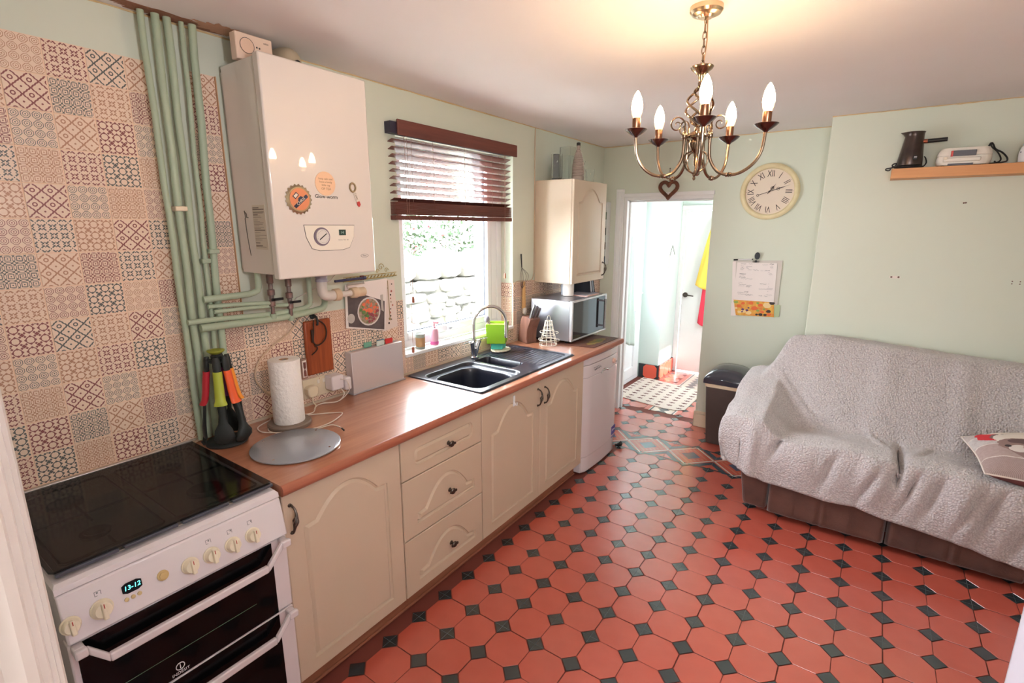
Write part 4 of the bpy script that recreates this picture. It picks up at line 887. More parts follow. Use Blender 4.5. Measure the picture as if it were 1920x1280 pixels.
# glass saver disc
gd = thing('glass_worktop_saver', (.385, 1.02, .91), 'round frosted grey glass board lying on the worktop', 'board')
g = G().lathe([(.160, 0), (.163, .002), (.163, .006), (.160, .008), (0, .008)], (.385, 1.02, .913), 64); obj('glass_disc', g, mat('frosted_grey_glass', (168, 172, 182), .22, .3, bump=(220, .08), coat=.4), gd)
for a in (20, 110, 200, 290): obj('rubber_foot', G().lathe([(.006, 0), (.006, .0025), (0, .0025)], (.385+.14*math.cos(R(a)), 1.02+.14*math.sin(R(a)), .9105), 10), mat('clear_rubber_foot', (210, 206, 200), .4), gd); 
for a in (25, 115, 205, 295): obj('screw_dot', G().lathe([(.004, 0), (.004, .0008), (0, .0008)], (.385+.14*math.cos(R(a)), 1.02+.14*math.sin(R(a)), .921), 10), CHROME, gd)
# sockets
so = thing('double_socket', (.01, 1.40, .99), 'white double wall socket beside the kitchen roll', 'socket')
g = G().box(.005, .014, 1.300, 1.480, .945, 1.040); obj('faceplate', g, APPLC, so, .003)
for y in (1.375, 1.405): obj('rocker_switch', G().box(.014, .018, y, y+.012, 1.008, 1.026), mat('switch_white', (236, 230, 218), .3), so, .001)
g = G(); g.box(.0140, .0146, 1.388, 1.390, 1.028, 1.034); obj('red_mark', g, mat('red_print', (176, 60, 50), .5), so)
g = G(); pts = [(1.302, .975), (1.302, 1.0), (1.312, 1.012), (1.348, 1.012), (1.358, 1.0), (1.358, .975), (1.345, .958), (1.315, .958)]; g.prism([(.0145, y, z) for y, z in pts], (.036, 0, 0)); pl1 = tag(obj('plug', g, APPLC, None, .005), 'cream three pin plug in the left half of the socket', 'plug')
g = G().tube([(.035, 1.33, .96), (.037, 1.33, .93), (.05, 1.335, .917), (.09, 1.30, .9145)], .0035, 8); tag(obj('plug_cable', g, APPLC), 'short cream cable dropping from the left plug to the worktop', 'cable')
ad = thing('usb_adaptor', (.04, 1.44, .96), 'white cube adaptor plugged into the right half of the socket', 'adaptor')
g = G().box(.0145, .075, 1.415, 1.482, .968, 1.040); obj('body', g, APPL, ad, .006); g = G().box(.03, .085, 1.484, 1.520, .955, 1.020); obj('side_plug', g, APPL, ad, .008)
WC = mat('white_cable', (222, 208, 196), .5)
def cable(name, pts, r, lab, m=WC): return tag(obj(name, G().tube(spline(pts, 8), r, 8), m), lab, 'cable')
cable('charger_cable', [(.07, 1.46, .975), (.10, 1.46, .95), (.10, 1.42, .922), (.05, 1.37, .9155), (.06, 1.33, .916), (.12, 1.27, .9155), (.10, 1.21, .916), (.14, 1.26, .9145), (.19, 1.32, .9145), (.235, 1.345, .914), (.29, 1.23, .9145), (.27, 1.12, .9145), (.17, 1.025, .9145), (.09, 1.03, .9145), (.05, 1.10, .9145)], .0024, 'long white cable looping round the kitchen roll base')
cable('lightning_cable', [(.03, 1.12, .915), (.09, 1.08, .9145), (.165, 1.038, .9150), (.235, 1.062, .9150), (.30, 1.16, .9150), (.315, 1.225, .9160), (.36, 1.232, .9170), (.41, 1.215, .9245)], .0020, 'thin white cable ending in a small plug by the round glass board')
g = G().cyl((.405, 1.216, .9250), (.428, 1.208, .9250), .0035); tag(obj('cable_plug', g, BLACK), 'tiny dark plug at the end of the thin cable on the glass board', 'plug')
cable('adaptor_lead', [(.075, 1.46, 1.02), (.10, 1.48, 1.01), (.10, 1.49, .96), (.09, 1.44, .92), (.06, 1.40, .915), (.03, 1.385, .915)], .0018, 'thin white lead hanging in a loop from the cube adaptor')
cable('surface_cable', [(.012, 1.39, 1.40), (.012, 1.34, 1.36), (.013, 1.261, 1.28), (.013, 1.163, 1.224), (.013, 1.10, 1.165), (.013, 1.085, 1.10), (.013, 1.12, 1.036), (.012, 1.17, .99)], .0042, 'cream cable fixed across the tiles behind the kitchen roll', mat('cream_cable', (206, 178, 150), .5))
g = G().tube(spline([(.03, .805, .914), (.022, .83, .916), (.02, .87, .922)], 5), .0045, 6); tag(obj('cable_stub', g, mat('cream_cable', (206, 178, 150), .5)), 'short cream cable end behind the utensil carousel', 'cable')
# acacia board on its hook
cb = thing('chopping_board', (.02, 1.396, 1.057), 'brown acacia chopping board hanging on the tiles', 'chopping board')
g = G().box(.010, .028, 1.325, 1.467, 1.057, 1.316); bd_ = obj('board', g, ACACIA, cb, .008)
g = G().tube(spline([(.032, 1.372, 1.318), (.034, 1.366, 1.26), (.034, 1.362, 1.215), (.034, 1.385, 1.197), (.034, 1.42, 1.215), (.034, 1.434, 1.25), (.034, 1.425, 1.29), (.032, 1.39, 1.318)], 6), .0035, 6); obj('leather_strap', g, mat('dark_leather', (52, 34, 26), .6), cb)
g = G().tube(spline([(.035, 1.366, 1.20), (.037, 1.378, 1.185), (.037, 1.366, 1.17), (.037, 1.345, 1.158)], 5), .003, 6); g.box(.033, .039, 1.352, 1.362, 1.215, 1.275); obj('strap_end', g, mat('dark_leather', (52, 34, 26), .6), cb, .001)
g = G(); g.tube(spline([(.006, 1.385, 1.335), (.03, 1.385, 1.335), (.042, 1.385, 1.32), (.042, 1.385, 1.30), (.036, 1.385, 1.295)], 5), .005, 8); g.lathe([(.014, 0), (.012, .006), (0, .008)], (.005, 1.385, 1.332), 14, (1, 0, 0)); tag(obj('wall_hook', g, UB), 'black hook holding the chopping board strap', 'hook')
sg = thing('egg_timer', (.03, 1.312, 1.05), 'small clear sand timer hanging beside the chopping board', 'timer')
g = G().box(.008, .028, 1.292, 1.322, 1.050, 1.146); fr_ = obj('frame', g, mat('brown_timer_frame', (150, 120, 106), .3), sg, .002)
g = G().box(.028, .030, 1.297, 1.317, 1.058, 1.138); obj('window', g, mat('timer_window', (226, 214, 208), .2), sg)
g = G().lathe([(.006, 0), (.006, .022), (.0015, .032), (.006, .042), (.006, .066)], (.031, 1.307, 1.064), 12); obj('sand_tube', g, mat('timer_sand', (120, 70, 62), .5), sg)
# silver chopping board case
tc_ = thing('chopping_board_case', (.03, 1.73, .91), 'silver upright case of index chopping boards against the wall', 'case')
def slanted(x0, x1, y0, y1, z0, z1, lean): return G().rings([[(x0, y0, z0), (x1, y0, z0), (x1, y1, z0), (x0, y1, z0)], [(x0-lean, y0, z1), (x1-lean, y0, z1), (x1-lean, y1, z1), (x0-lean, y1, z1)]])
obj('case', slanted(.012, .062, 1.545, 1.885, .914, 1.128, .004), mat('satin_silver', (212, 204, 206), .35, .45), tc_, .003)
g = G().box(.008, .066, 1.54, 1.892, .9105, .918); obj('base_strip', g, mat('clear_base', (170, 165, 170), .3), tc_, .002)
for y, c_, nm in ((1.655, (120, 176, 150), 'green'), (1.72, (196, 206, 198), 'white'), (1.735, (80, 130, 160), 'blue'), (1.785, (206, 52, 52), 'red')):
    k = {'green': .018, 'white': .040, 'blue': .024, 'red': .034}[nm]
    g = G(); g.box(k, k+.007, 1.56, 1.87, 1.10, 1.1285); g.box(k, k+.007, y, y+.050, 1.1285, 1.156); tag(obj('index_board', g, mat('board_tab_'+nm, c_, .4), None, .003), nm+' tabbed chopping board standing in the silver case', 'chopping board', 'index chopping boards in the silver case')
# wire rail with papers
t_rail = t_ = thing('wire_rail', (.02, 1.72, 1.48), 'beaded wire rail with scroll ornament right of the boiler', 'rail')
g = G(); g.tube([(.022, 1.56, 1.478), (.022, 1.90, 1.486)], .003, 6); g.tube([(.022, 1.56, 1.497), (.022, 1.90, 1.503)], .002, 6); obj('bars', g, mat('gold_wire', (186, 168, 110), .4, .5), t_)
for k in range(15): y = 1.575+.022*k; obj('spring_loop', G().tube([(.022+.006*math.cos(a), y+.007*math.sin(a)*.9, 1.489+.009*math.sin(a+1)) for a in [q*math.pi/4 for q in range(8)]], .0016, 5, True), mat('gold_wire', (186, 168, 110), .4, .5), t_)
for cy2, cz2, r2 in ((1.80, 1.535, .020), (1.835, 1.517, .014), (1.775, 1.515, .012)): obj('scroll', G().tube([(.018, cy2+r2*(1-.06*q)*math.cos(q*.55), cz2+r2*(1-.06*q)*math.sin(q*.55)) for q in range(16)], .0016, 5), mat('gold_wire', (186, 168, 110), .4, .5), t_)
g = G().box(.024, .036, 1.655, 1.675, 1.480, 1.502); obj('tag_bead', g, mat('maroon_bead', (126, 56, 48), .5), t_, .002)
PAP = mat('white_paper', (236, 226, 222), .7)
pp_ = thing('recipe_sheet', (.02, 1.69, 1.20), 'printed recipe page with a bowl of orange food on dark slate', 'poster')
g = G().prism([(.016, 1.560, 1.248), (.016, 1.808, 1.196), (.016, 1.838, 1.474), (.016, 1.568, 1.462)], (.0015, 0, 0)); obj('paper', g, PAP, pp_)
SLATE = mat('slate_print', (84, 74, 76), .6, var=(22, .5, (112, 100, 100)))
g = G().prism([(.0178, 1.574, 1.253), (.0178, 1.800, 1.203), (.0178, 1.812, 1.355), (.0178, 1.655, 1.412), (.0178, 1.580, 1.436)], (.0006, 0, 0)); pic = obj('photo_print', g, SLATE, pp_)
def flat(name, c, r, m, x=.0186, par=None, sq=1.0, n=22): return obj(name, G().prism([(x, c[0]+r*math.cos(2*math.pi*k/n), c[1]+sq*r*math.sin(2*math.pi*k/n)) for k in range(n)], (.0004, 0, 0)), m, par)
flat('bowl_rim', (1.706, 1.314), .074, mat('plate_print', (214, 206, 204), .5), .0186, pic)
flat('bowl_inside', (1.706, 1.314), .066, mat('salad_print', (188, 156, 142), .6, var=(60, .9, (120, 120, 84))), .0191, pic)
rf = random.Random(11)
g1, g2, g3 = G(), G(), G()
for k in range(70):
    a = rf.uniform(0, 6.28); q = rf.uniform(0, .058); y = 1.706+q*math.cos(a); z = 1.314+q*math.sin(a); r_ = rf.uniform(.004, .010); dst = g1 if (z > 1.312 or rf.random() < .2) else (g2 if y < 1.695 else g3)
    if y < 1.672: dst = g2
    dst.prism([(.0196+.00005*k, y+r_*math.cos(b)*1.2, z+r_*math.sin(b)) for b in [i*math.pi/3+a for i in range(6)]], (.0003, 0, 0))
for g_, nm, c_ in ((g1, 'salmon_pieces', (232, 120, 84)), (g2, 'green_leaves', (110, 140, 82)), (g3, 'beetroot_pieces', (150, 74, 84))): o = obj(nm, g_, mat(nm+'_print', c_, .6), pic); o['kind'] = 'stuff'
flat('small_dish', (1.592, 1.292), .022, mat('dish_print', (190, 182, 176), .5), .0186, pic, 1.1)
g = G().prism([(.0186, 1.785, 1.39), (.0186, 1.802, 1.392), (.0186, 1.802, 1.30), (.0186, 1.787, 1.31)], (.0004, 0, 0)); obj('napkin_print', g, mat('dish_print', (190, 182, 176), .5), pic)
g = G().prism([(.012, 1.795, 1.190), (.012, 1.900, 1.205), (.012, 1.890, 1.462), (.012, 1.826, 1.470)], (.0015, 0, 0)); p2 = tag(obj('punched_sheet', g, mat('aged_paper', (228, 212, 204), .7)), 'pale sheet with printed dots hanging at the window edge', 'sheet')
rf = random.Random(2)
for k in range(12): flat('dot_print', (1.85+rf.uniform(-.012, .022), 1.44-.019*k), rf.choice([.004, .006, .005]), mat(*rf.choice([('dot_dark', (66, 46, 44), .6), ('dot_red', (176, 96, 86), .6), ('dot_tan', (180, 160, 140), .6)])), .0136, p2, 1, 10)
g = G().tube([(.020, 1.838, 1.462), (.020, 1.842, 1.26)], .002, 6); g.sphere((.020, 1.842, 1.255), .007, 10); obj('beaded_cord', g, mat('tan_cord', (170, 150, 110), .6), t_rail)
# ------------------------------------------------------------------ window blind
bd = thing('venetian_blind', (.0, 2.45, 1.775), 'dark wood venetian blind pulled half way up the window', 'blind')
g = G().box(.002, .046, 1.885, 2.975, 2.205, 2.262); obj('headrail', g, mat('dark_navy_headrail', (48, 44, 62), .5), bd, .002)
g = G().box(.047, .058, 1.925, 2.995, 2.200, 2.275); obj('valance', g, BLINDW, bd, .003)
SL = wood('slat_wood', (138, 88, 80), (108, 66, 62), .25, 1, 1); sm2 = None
for k in range(9):
    z = 2.172-.0365*k
    if sm2 is None:
        g = G().rings([[(x, y, zz) for x, zz in ((-.0235, -.011), (.0235, .0075), (.0228, .0098), (-.0242, -.0087))] for y in (1.903, 2.955)]); sm2 = mesh('slat', g, SL, smooth=20)
    inst('slat', sm2, (.008, 0, z), bd)
for k in range(14):
    g = None
    z = 1.868-.0048*k
    if k == 0: st_m = mesh('slat', G().box(-.026, .026, 1.903, 2.955, -.0018, .0018), BLINDW, smooth=20)
    inst('slat', st_m, (.012+.001*(k % 2), 0, z), bd)
g = G().box(-.016, .042, 1.900, 2.958, 1.776, 1.800); obj('bottom_rail', g, BLINDW, bd, .004)
LC = mat('ladder_cord', (150, 110, 96), .7)
for y in (2.035, 2.20, 2.47, 2.74, 2.885):
    for x in (-.018, .036): obj('ladder_cord', G().tube([(x, y, 2.20), (x, y, 1.80)], .0009, 5), LC, bd)
def pull_cord(y, z0, lab, x=.044):
    t_ = thing('pull_cord', (x, y, z0), lab, 'cord', 'blind pull cords'); obj('cord', G().tube([(x, y, 2.205), (x, y+.002, (2.2+z0)/2), (x, y, z0+.03)], .0011, 5), LC, t_)
    obj('tassel', G().lathe([(.003, 0), (.0075, .002), (.0065, .03), (.003, .036)], (x, y, z0), 10), mat('wooden_tassel', (158, 84, 60), .4), t_)
pull_cord(2.868, 1.392, 'blind pull cord with a wooden tassel at the right of the window'); pull_cord(1.995, 1.325, 'blind pull cord at the left of the window with the higher tassel'); pull_cord(1.982, 1.040, 'blind pull cord at the left with the tassel near the sill', .040)
g = G().tube(spline([(.044, 2.868, 1.392), (.03, 2.89, 1.35), (.012, 2.93, 1.325), (.010, 2.935, 1.25), (.012, 2.91, 1.14), (.012, 2.895, 1.11)], 6), .0011, 5); obj('loose_cord', g, LC, bd)
# ------------------------------------------------------------------ garden seen through the window
STONE = mat('pale_limestone', (124, 121, 114), .9, var=(5, .7, (70, 68, 66)), bump=(14, .8))
GAP = mat('dark_mortar', (74, 72, 68), .95)
gw = thing('garden_wall', (-2.0, 4.4, -.3), 'dry stone garden wall with big coping stones beyond the window', 'wall')
obj('wall_core', G().box(-2.35, -1.93, 1.2, 7.6, -.3, 1.14), GAP, gw)
rw = random.Random(21)
def rock(y0, y1, z0, z1, x0=-2.0, x1=-1.86):
    g = G(); cyy, czz, cxx = (y0+y1)/2, (z0+z1)/2, (x0+x1)/2
    rg = []
    for i in range(5):
        t = i/4; s_ = (1-abs(2*t-1)**3*.28); xx = x0+(x1-x0)*t
        rg.append([(xx+rw.uniform(-.012, .012), cyy+(y1-y0)/2*s_*math.copysign(abs(math.cos(a))**.55, math.cos(a))*rw.uniform(.93, 1.02), czz+(z1-z0)/2*s_*math.copysign(abs(math.sin(a))**.55, math.sin(a))*rw.uniform(.93, 1.02)) for a in [2*math.pi*k/10 for k in range(10)]])
    obj('stone', g.rings(rg), STONE, gw, 0, 50)
z = .1; 
while z < 1.10:
    h_ = rw.uniform(.09, .17); y = 2.2+rw.uniform(0, .2)
    while y < 6.8:
        w_ = rw.uniform(.16, .42); jz = rw.uniform(-.03, .03); rock(y, y+w_-.008, z+jz, min(z+h_+rw.uniform(0, .05), 1.16)+jz*.5-.006, -2.0, -1.86+rw.uniform(-.04, .02)); y += w_
    z += h_
y = 2.2
while y < 6.8:
    w_ = rw.uniform(.26, .42); rock(y, y+w_-.02, 1.13, 1.13+rw.uniform(.28, .40), -2.3, -1.86); y += w_
LEAF = mat('hedge_leaf', (52, 72, 46), .6, var=(4, .8, (30, 44, 30))); FLOW = mat('pink_flower', (170, 50, 60), .6)
g = G(); gf_ = G(); rb = random.Random(8)
for k in range(5200):
    y = rb.uniform(1.8, 7.6); x = rb.uniform(-3.7, -2.42); z = 1.2+.66*rb.random()**1.1+.08*math.sin(y*3)
    s_ = rb.uniform(.02, .05); d1_ = Vector((rb.uniform(-1, 1), rb.uniform(-1, 1), rb.uniform(-1, 1))).normalized()*s_; d2_ = d1_.orthogonal().normalized()*s_*.5; c = Vector((x, y, z))
    (gf_ if rb.random() < .035 else g).add([c-d1_, c+d2_, c+d1_, c-d2_], [(0, 1, 2, 3)])
hg = thing('hedge', (-2.8, 4.6, 1.1), 'leafy green hedge with pink flowers growing behind the garden wall', 'hedge')
o = obj('foliage', g, LEAF, hg); o['kind'] = 'stuff'; o = obj('flowers', gf_, FLOW, hg); o['kind'] = 'stuff'
o = obj('earth_bank', G().box(-3.8, -2.36, 1.5, 7.8, -.3, 1.25), mat('dark_soil', (90, 84, 70), .95), hg)
struct(obj('ground_outside', G().box(-6, -.35, -3, 9, -.4, -.3), mat('pale_paving', (180, 178, 172), .9)))
g = G().prism([(-1.7, 2.9, .95), (-1.7, 3.25, .93), (-1.68, 3.3, 1.0), (-1.7, 2.97, 1.03)], (-.03, 0, 0)); 
# ------------------------------------------------------------------ window sill
tn = thing('striped_tin', (-.035, 2.115, 1.03), 'pale tin can with a striped label on the window sill', 'tin')
g = G().lathe([(.027, 0), (.028, .002), (.028, .088), (.027, .09), (.025, .086), (0, .086)], (-.035, 2.115, 1.0305), 24); obj('can', g, mat('pale_green_tin', (150, 160, 152), .35), tn)
g = G().lathe([(.0283, 0), (.0283, .055)], (-.035, 2.115, 1.043), 24, cap=False); obj('label', g, mat('orange_label', (176, 136, 96), .5), tn)
sb = thing('soap_bottle', (-.035, 2.235, 1.03), 'clear pink hand soap bottle with red pump on the sill', 'bottle')
g = G().lathe([(.024, 0), (.026, .004), (.026, .085), (.020, .10), (.010, .106), (.010, .115)], (-.035, 2.235, 1.0305), 20); obj('bottle', g, mat('pink_soap', (226, 170, 190), .15), sb)
g = G().lathe([(.0262, 0), (.0262, .018)], (-.035, 2.235, 1.036), 20, cap=False); obj('label', g, mat('magenta_label', (214, 92, 160), .4), sb)
g = G().cyl((-.035, 2.235, 1.143), (-.035, 2.235, 1.168), .004); g.box(-.04, -.002, 2.229, 2.241, 1.166, 1.176); obj('pump', g, mat('red_pump', (168, 54, 66), .4), sb)
# caddy with brush on a sponge tray behind the sink
ty = thing('soap_tray', (.10, 2.71, .918), 'cream ridged soap tray behind the tap', 'tray')
g = G(); n = 32; g.rings([[(.115+(.062 if k % 2 else .056)*math.cos(2*math.pi*k/n)*1.0, 2.72+(.082 if k % 2 else .076)*math.sin(2*math.pi*k/n), z) for k in range(n)] for z in (.9205, .930)]); obj('dish', g, mat('cream_ceramic', (226, 212, 188), .4), ty, .002)
g = G().prism([(.075, 2.66, .931), (.145, 2.70, .931), (.12, 2.775, .931), (.05, 2.735, .931)], (0, 0, .045)); tag(obj('sponge_box', g, mat('teal_plastic', (80, 192, 178), .4), None, .006), 'teal block on the cream tray under the green caddy', 'sponge')
cd = thing('sink_caddy', (.12, 2.70, .98), 'lime green square sink caddy beside the tap spout', 'caddy')
A_, B_, C_, E_ = Vector((.075, 2.605, 0)), Vector((.185, 2.685, 0)), Vector((.125, 2.80, 0)), Vector((.015, 2.72, 0)); mm_ = (A_+B_+C_+E_)/4
def ringq(s_, z): return [mm_+(q-mm_)*s_+Vector((0, 0, z)) for q in (A_, B_, C_, E_)]
g = G().rings([ringq(.9, .978), ringq(1., 1.112), ringq(.93, 1.112), ringq(.85, .985)]); LIME = mat('lime_plastic', (136, 182, 44), .35); obj('box', g, LIME, cd, .004)
g = G().prism([mm_+(A_-mm_)*.9+Vector((0, 0, 1.06)), mm_+(B_-mm_)*.9+Vector((0, 0, 1.06)), mm_+(B_-mm_)*.9+Vector((0, 0, 1.105)), mm_+(A_-mm_)*.9+Vector((0, 0, 1.105))], (-.03, .045, 0)); obj('divider', g, mat('orange_inner', (226, 150, 70), .5), cd)
g = G().tube([(.085, 2.66, 1.0), (.075, 2.64, 1.13), (.07, 2.63, 1.145)], [.007, .008, .006], 8); g.sphere((.07, 2.628, 1.142), .019, 12, 1.2); tag(obj('washing_up_brush', g, mat('grey_brush', (128, 122, 130), .3)), 'grey handled washing up brush sticking out of the green caddy', 'brush')
# ------------------------------------------------------------------ whisk and wooden spoon on the wall
t_ = thing('hanging_whisk', (.03, 3.12, 1.30), 'wire whisk hanging handle up on the green wall', 'whisk')
g = G().tube([(.02, 3.103, 1.548), (.02, 3.112, 1.45)], [.006, .004], 8); obj('handle', g, BLACK, t_)
for s_ in (-1, -.45, .1, .6, 1): obj('wire_loop', G().tube(spline([(.02, 3.112, 1.45), (.025+.01*abs(s_), 3.115+.045*s_+.02*max(s_, 0), 1.39), (.028, 3.116+.03*s_, 1.33), (.02, 3.118, 1.295)], 5), .0012, 5), PEWTER, t_)
t_ = thing('pastry_brush', (.03, 3.14, 1.10), 'wooden handled basting brush hanging on the patterned tiles', 'brush')
g = G().rings([[(.018+.007*math.sin(a), 3.145+w*math.cos(a), z) for a in [k*math.pi/5 for k in range(10)]] for z, w in ((1.345, .010), (1.30, .018), (1.22, .022), (1.16, .026), (1.145, .024))]); obj('wooden_handle', g, mat('pale_spoon_wood', (226, 178, 118), .6), t_)
g = G().rings([[(.020+.012*math.sin(a), 3.150+w*math.cos(a), z) for a in [k*math.pi/5 for k in range(10)]] for z, w in ((1.150, .022), (1.13, .026), (1.108, .022), (1.098, .010))]); obj('bristles', g, mat('white_bristles', (232, 226, 216), .9, bump=(200, .6)), t_)
# thin cable clipped up the wall and over the cupboard
cable('wall_cable', [(.004, 3.03, 1.335), (.006, 3.08, 1.352), (.006, 3.20, 1.345), (.006, 3.27, 1.350), (.006, 3.300, 1.40)], .0030, 'cream cable curving along the top of the tiles by the cupboard', mat('cream_cable', (206, 178, 150), .5))
cable('wall_cable', [(.005, 3.300, 1.40), (.005, 3.300, 1.8), (.005, 3.298, 2.1), (.005, 3.298, 2.40), (.005, 3.31, 2.436)], .0030, 'cream cable running straight up the wall left of the cupboard', mat('cream_cable', (206, 178, 150), .5))
# ------------------------------------------------------------------ knife block, egg rack, mat, microwave
kb = thing('knife_block', (.13, 3.08, .91), 'walnut knife block leaning back beside the microwave', 'knife block')
kx, ky = Vector((.88, -.35, 0)).normalized(), Vector((.35, .88, 0)).normalized(); o0 = Vector((.105, 3.075, .911)); KS = 1.14
def kp(a, b, z): return o0+kx*a*KS+ky*b+Vector((0, 0, z*KS))
prof = [(-.055, 0), (.052, 0), (.045, .03), (.052, .09), (.088, .158), (.06, .172), (.0, .172), (-.015, .155), (-.035, .09)]
g = G().prism([kp(a-.01, -.045, z) for a, z in prof], ky*.09); obj('block', g, wood('walnut_block', (132, 92, 78), (104, 68, 56), .45, 1, 2), kb, .003)
for k in range(5):
    b_ = -.032+.016*k; lean = Vector((.060, 0, .125)); base = kp(.055-.012*k*0+.0, b_, .160)-kx*(.012*(k % 2)) ; dr_ = (kx*.42+Vector((0, 0, .9))).normalized()
    L_ = .125-.008*k; t_ = thing('kitchen_knife', base, ['first', 'second', 'third', 'fourth', 'last'][k]+' black and steel handled knife from the camera side of the block', 'knife', 'knives in the wooden block')
    g = G().rings([[base+dr_*s_+kx*w*math.cos(a)+ky*w*.5*math.sin(a) for a in [q*math.pi/4 for q in range(8)]] for s_, w in ((-.015, .009), (.0, .0105), (.02, .012), (L_*.6, .0125), (L_-.012, .014), (L_, .010))]); obj('handle', g, STEEL, t_)
    g = G().rings([[base+dr_*s_+kx*(w*math.cos(a)-.004)+ky*w*.62*math.sin(a) for a in [q*math.pi/4 for q in range(8)]] for s_, w in ((.012, .0085), (L_-.02, .0095))]); obj('black_scale', g, BLACK, t_)
er = thing('wire_egg_rack', (.272, 3.085, .91), 'white wire spiral rack standing in front of the microwave', 'wire rack')
WW = mat('white_wire', (232, 226, 210), .4); ex, ey = .272, 3.085
for z, r in ((.914, .062), (.948, .056), (.985, .046), (1.02, .037), (1.055, .030), (1.085, .025)): obj('wire_ring', G().tube([(ex+r*math.cos(a), ey+r*math.sin(a), z) for a in [k*math.pi/12 for k in range(24)]], .0022, 6, True), WW, er)
for k in range(10):
    a = k*math.pi/5; obj('upright_wire', G().tube([(ex+r*math.cos(a), ey+r*math.sin(a), z) for z, r in ((.914, .062), (.948, .056), (.985, .046), (1.02, .037), (1.055, .030), (1.085, .025))], .0018, 5), WW, er)
for i_, (z0, r0, tn_) in enumerate(((.945, .075, 1.0), (1.0, .066, .9))): obj('spiral_track', G().tube([(ex+(r0+.006*math.sin(a*3))*math.cos(a), ey+(r0+.006*math.sin(a*3))*math.sin(a), z0+.010*a/6.28) for a in [k*.28 for k in range(int(22*tn_))]], .0023, 6), WW, er)
obj('top_loop', G().tube([(ex, ey+.024*math.cos(a), 1.085+.040*math.sin(a)) for a in [k*math.pi/10 for k in range(11)]], .0018, 5), WW, er)
pm = thing('place_mat', (.42, 3.38, .91), 'dark brown place mat with painted fruit under the microwave', 'place mat')
g = G().prism([(.30, 3.13, .9108), (.59, 3.175, .9108), (.598, 3.585, .9108), (.30, 3.585, .9108)], (0, 0, .003)); MT = mat('brown_mat', (104, 60, 46), .4, var=(12, .6, (66, 40, 34))); obj('mat', g, MT, pm, .001)
FR = mat('painted_fruit', (176, 132, 58), .4, var=(30, .9, (92, 104, 46))); q = random.Random(6)
g = G().prism([(.515+.045*math.cos(a)*q.uniform(.7, 1.1), 3.37+.14*math.sin(a)*q.uniform(.8, 1.05), .9139) for a in [k*math.pi/12 for k in range(24)]], (0, 0, .0003)); obj('fruit_picture', g, FR, pm)
g = G().prism([(.518+.02*math.cos(a)*q.uniform(.7, 1.1), 3.41+.06*math.sin(a)*q.uniform(.8, 1.05), .9143) for a in [k*math.pi/12 for k in range(24)]], (0, 0, .0002)); obj('leaf_picture', g, mat('leaf_print', (112, 120, 56), .4), pm)
mw = thing('microwave', (.24, 3.46, .915), 'silver microwave with mirrored door and bar handle on the worktop', 'microwave')
MX0, MX1, MY0, MY1, MZ0, MZ1 = .065, .392, 3.172, 3.742, .930, 1.224
SILV = mat('silver_painted_metal', (158, 158, 166), .28, .75)
g = G().box(MX0, MX1, MY0, MY1, MZ0, MZ1); obj('casing', g, SILV, mw, .004)
g = G(); frame_ring(g, MX1, MX1+.022, MY0, MY1, MZ0+.0, MZ1, .020, .014); obj('door_frame', g, mat('light_silver', (214, 214, 220), .25, .6), mw, .003)
g = G().box(MX1+.001, MX1+.018, MY0+.020, MY1-.020, MZ0+.014, MZ1-.014); obj('door_glass', g, mat('mirror_black_glass', (96, 98, 106), .05, .9), mw)
g = G(); yh = 3.655; g.cyl((MX1+.050, yh, .962), (MX1+.050, yh, 1.192), .009, n=12); g.cyl((MX1+.018, yh, .980), (MX1+.05, yh, .980), .007); g.cyl((MX1+.018, yh, 1.178), (MX1+.05, yh, 1.178), .007); obj('door_handle', g, mat('handle_metal', (160, 156, 160), .2, .9), mw)
for x in (.10, .36):
    for y in (3.20, 3.71): obj('foot', G().lathe([(.012, 0), (.014, .014)], (x, y, .9140 if x > .3 else .9105), 12), BLACK, mw)
vs = thing('white_vase', (.225, 3.43, 1.224), 'tall plain white pot on top of the microwave', 'vase')
g = G().lathe([(.036, 0), (.042, .004), (.043, .05), (.040, .11), (.036, .145), (.033, .150), (.031, .148), (.036, .10), (.036, .01), (0, .008)], (.235, 3.43, 1.2245), 28); obj('pot', g, mat('matt_white_pot', (240, 232, 226), .5), vs)
PPR = [('paper_pile', 'pink and white papers lying on the microwave', (.19, .385, 3.46, 3.66, 1.2245, 1.231), (226, 190, 186)), ('letter', 'white envelope leaning behind the pot on the microwave', (.14, .16, 3.56, 3.80, 1.2245, 1.33), (224, 228, 238))]
g = G().box(.20, .385, 3.46, 3.66, 1.2245, 1.2285); tag(obj('envelope', g, mat('pink_paper', (230, 196, 188), .7), None, .001), 'pinkish envelope lying flat on the microwave', 'envelope')
g = G().box(.19, .36, 3.49, 3.70, 1.2287, 1.2325); tag(obj('envelope', g, mat('blue_grey_paper', (168, 170, 186), .6), None, .001), 'grey envelope lying on top of the pinkish one', 'envelope')
for k, (y, w_, h_, c_, ln, nm) in enumerate(((3.770, .012, .105, (44, 46, 54), .02, 'black'), (3.790, .008, .100, (214, 214, 222), .02, 'white'), (3.806, .014, .100, (40, 42, 50), .025, 'dark'), (3.828, .010, .102, (150, 160, 176), .03, 'grey'), (3.846, .012, .100, (30, 32, 38), .035, 'last black'))):
    g = G().rings([[(.12, y, 1.2245), (.31, y, 1.2245), (.31, y+w_, 1.2245), (.12, y+w_, 1.2245)], [(.12, y-ln, 1.2245+h_), (.31, y-ln, 1.2245+h_), (.31, y+w_-ln, 1.2245+h_), (.12, y+w_-ln, 1.2245+h_)]])
    g.v = [(a, b-.115, c-.0) for a, b, c in g.v]; tag(obj('notebook', g, mat('cover_'+nm.replace(' ', '_'), c_, .5), None, .001), nm+' notebook leaning in the row on the microwave', 'notebook', 'notebooks on the microwave')
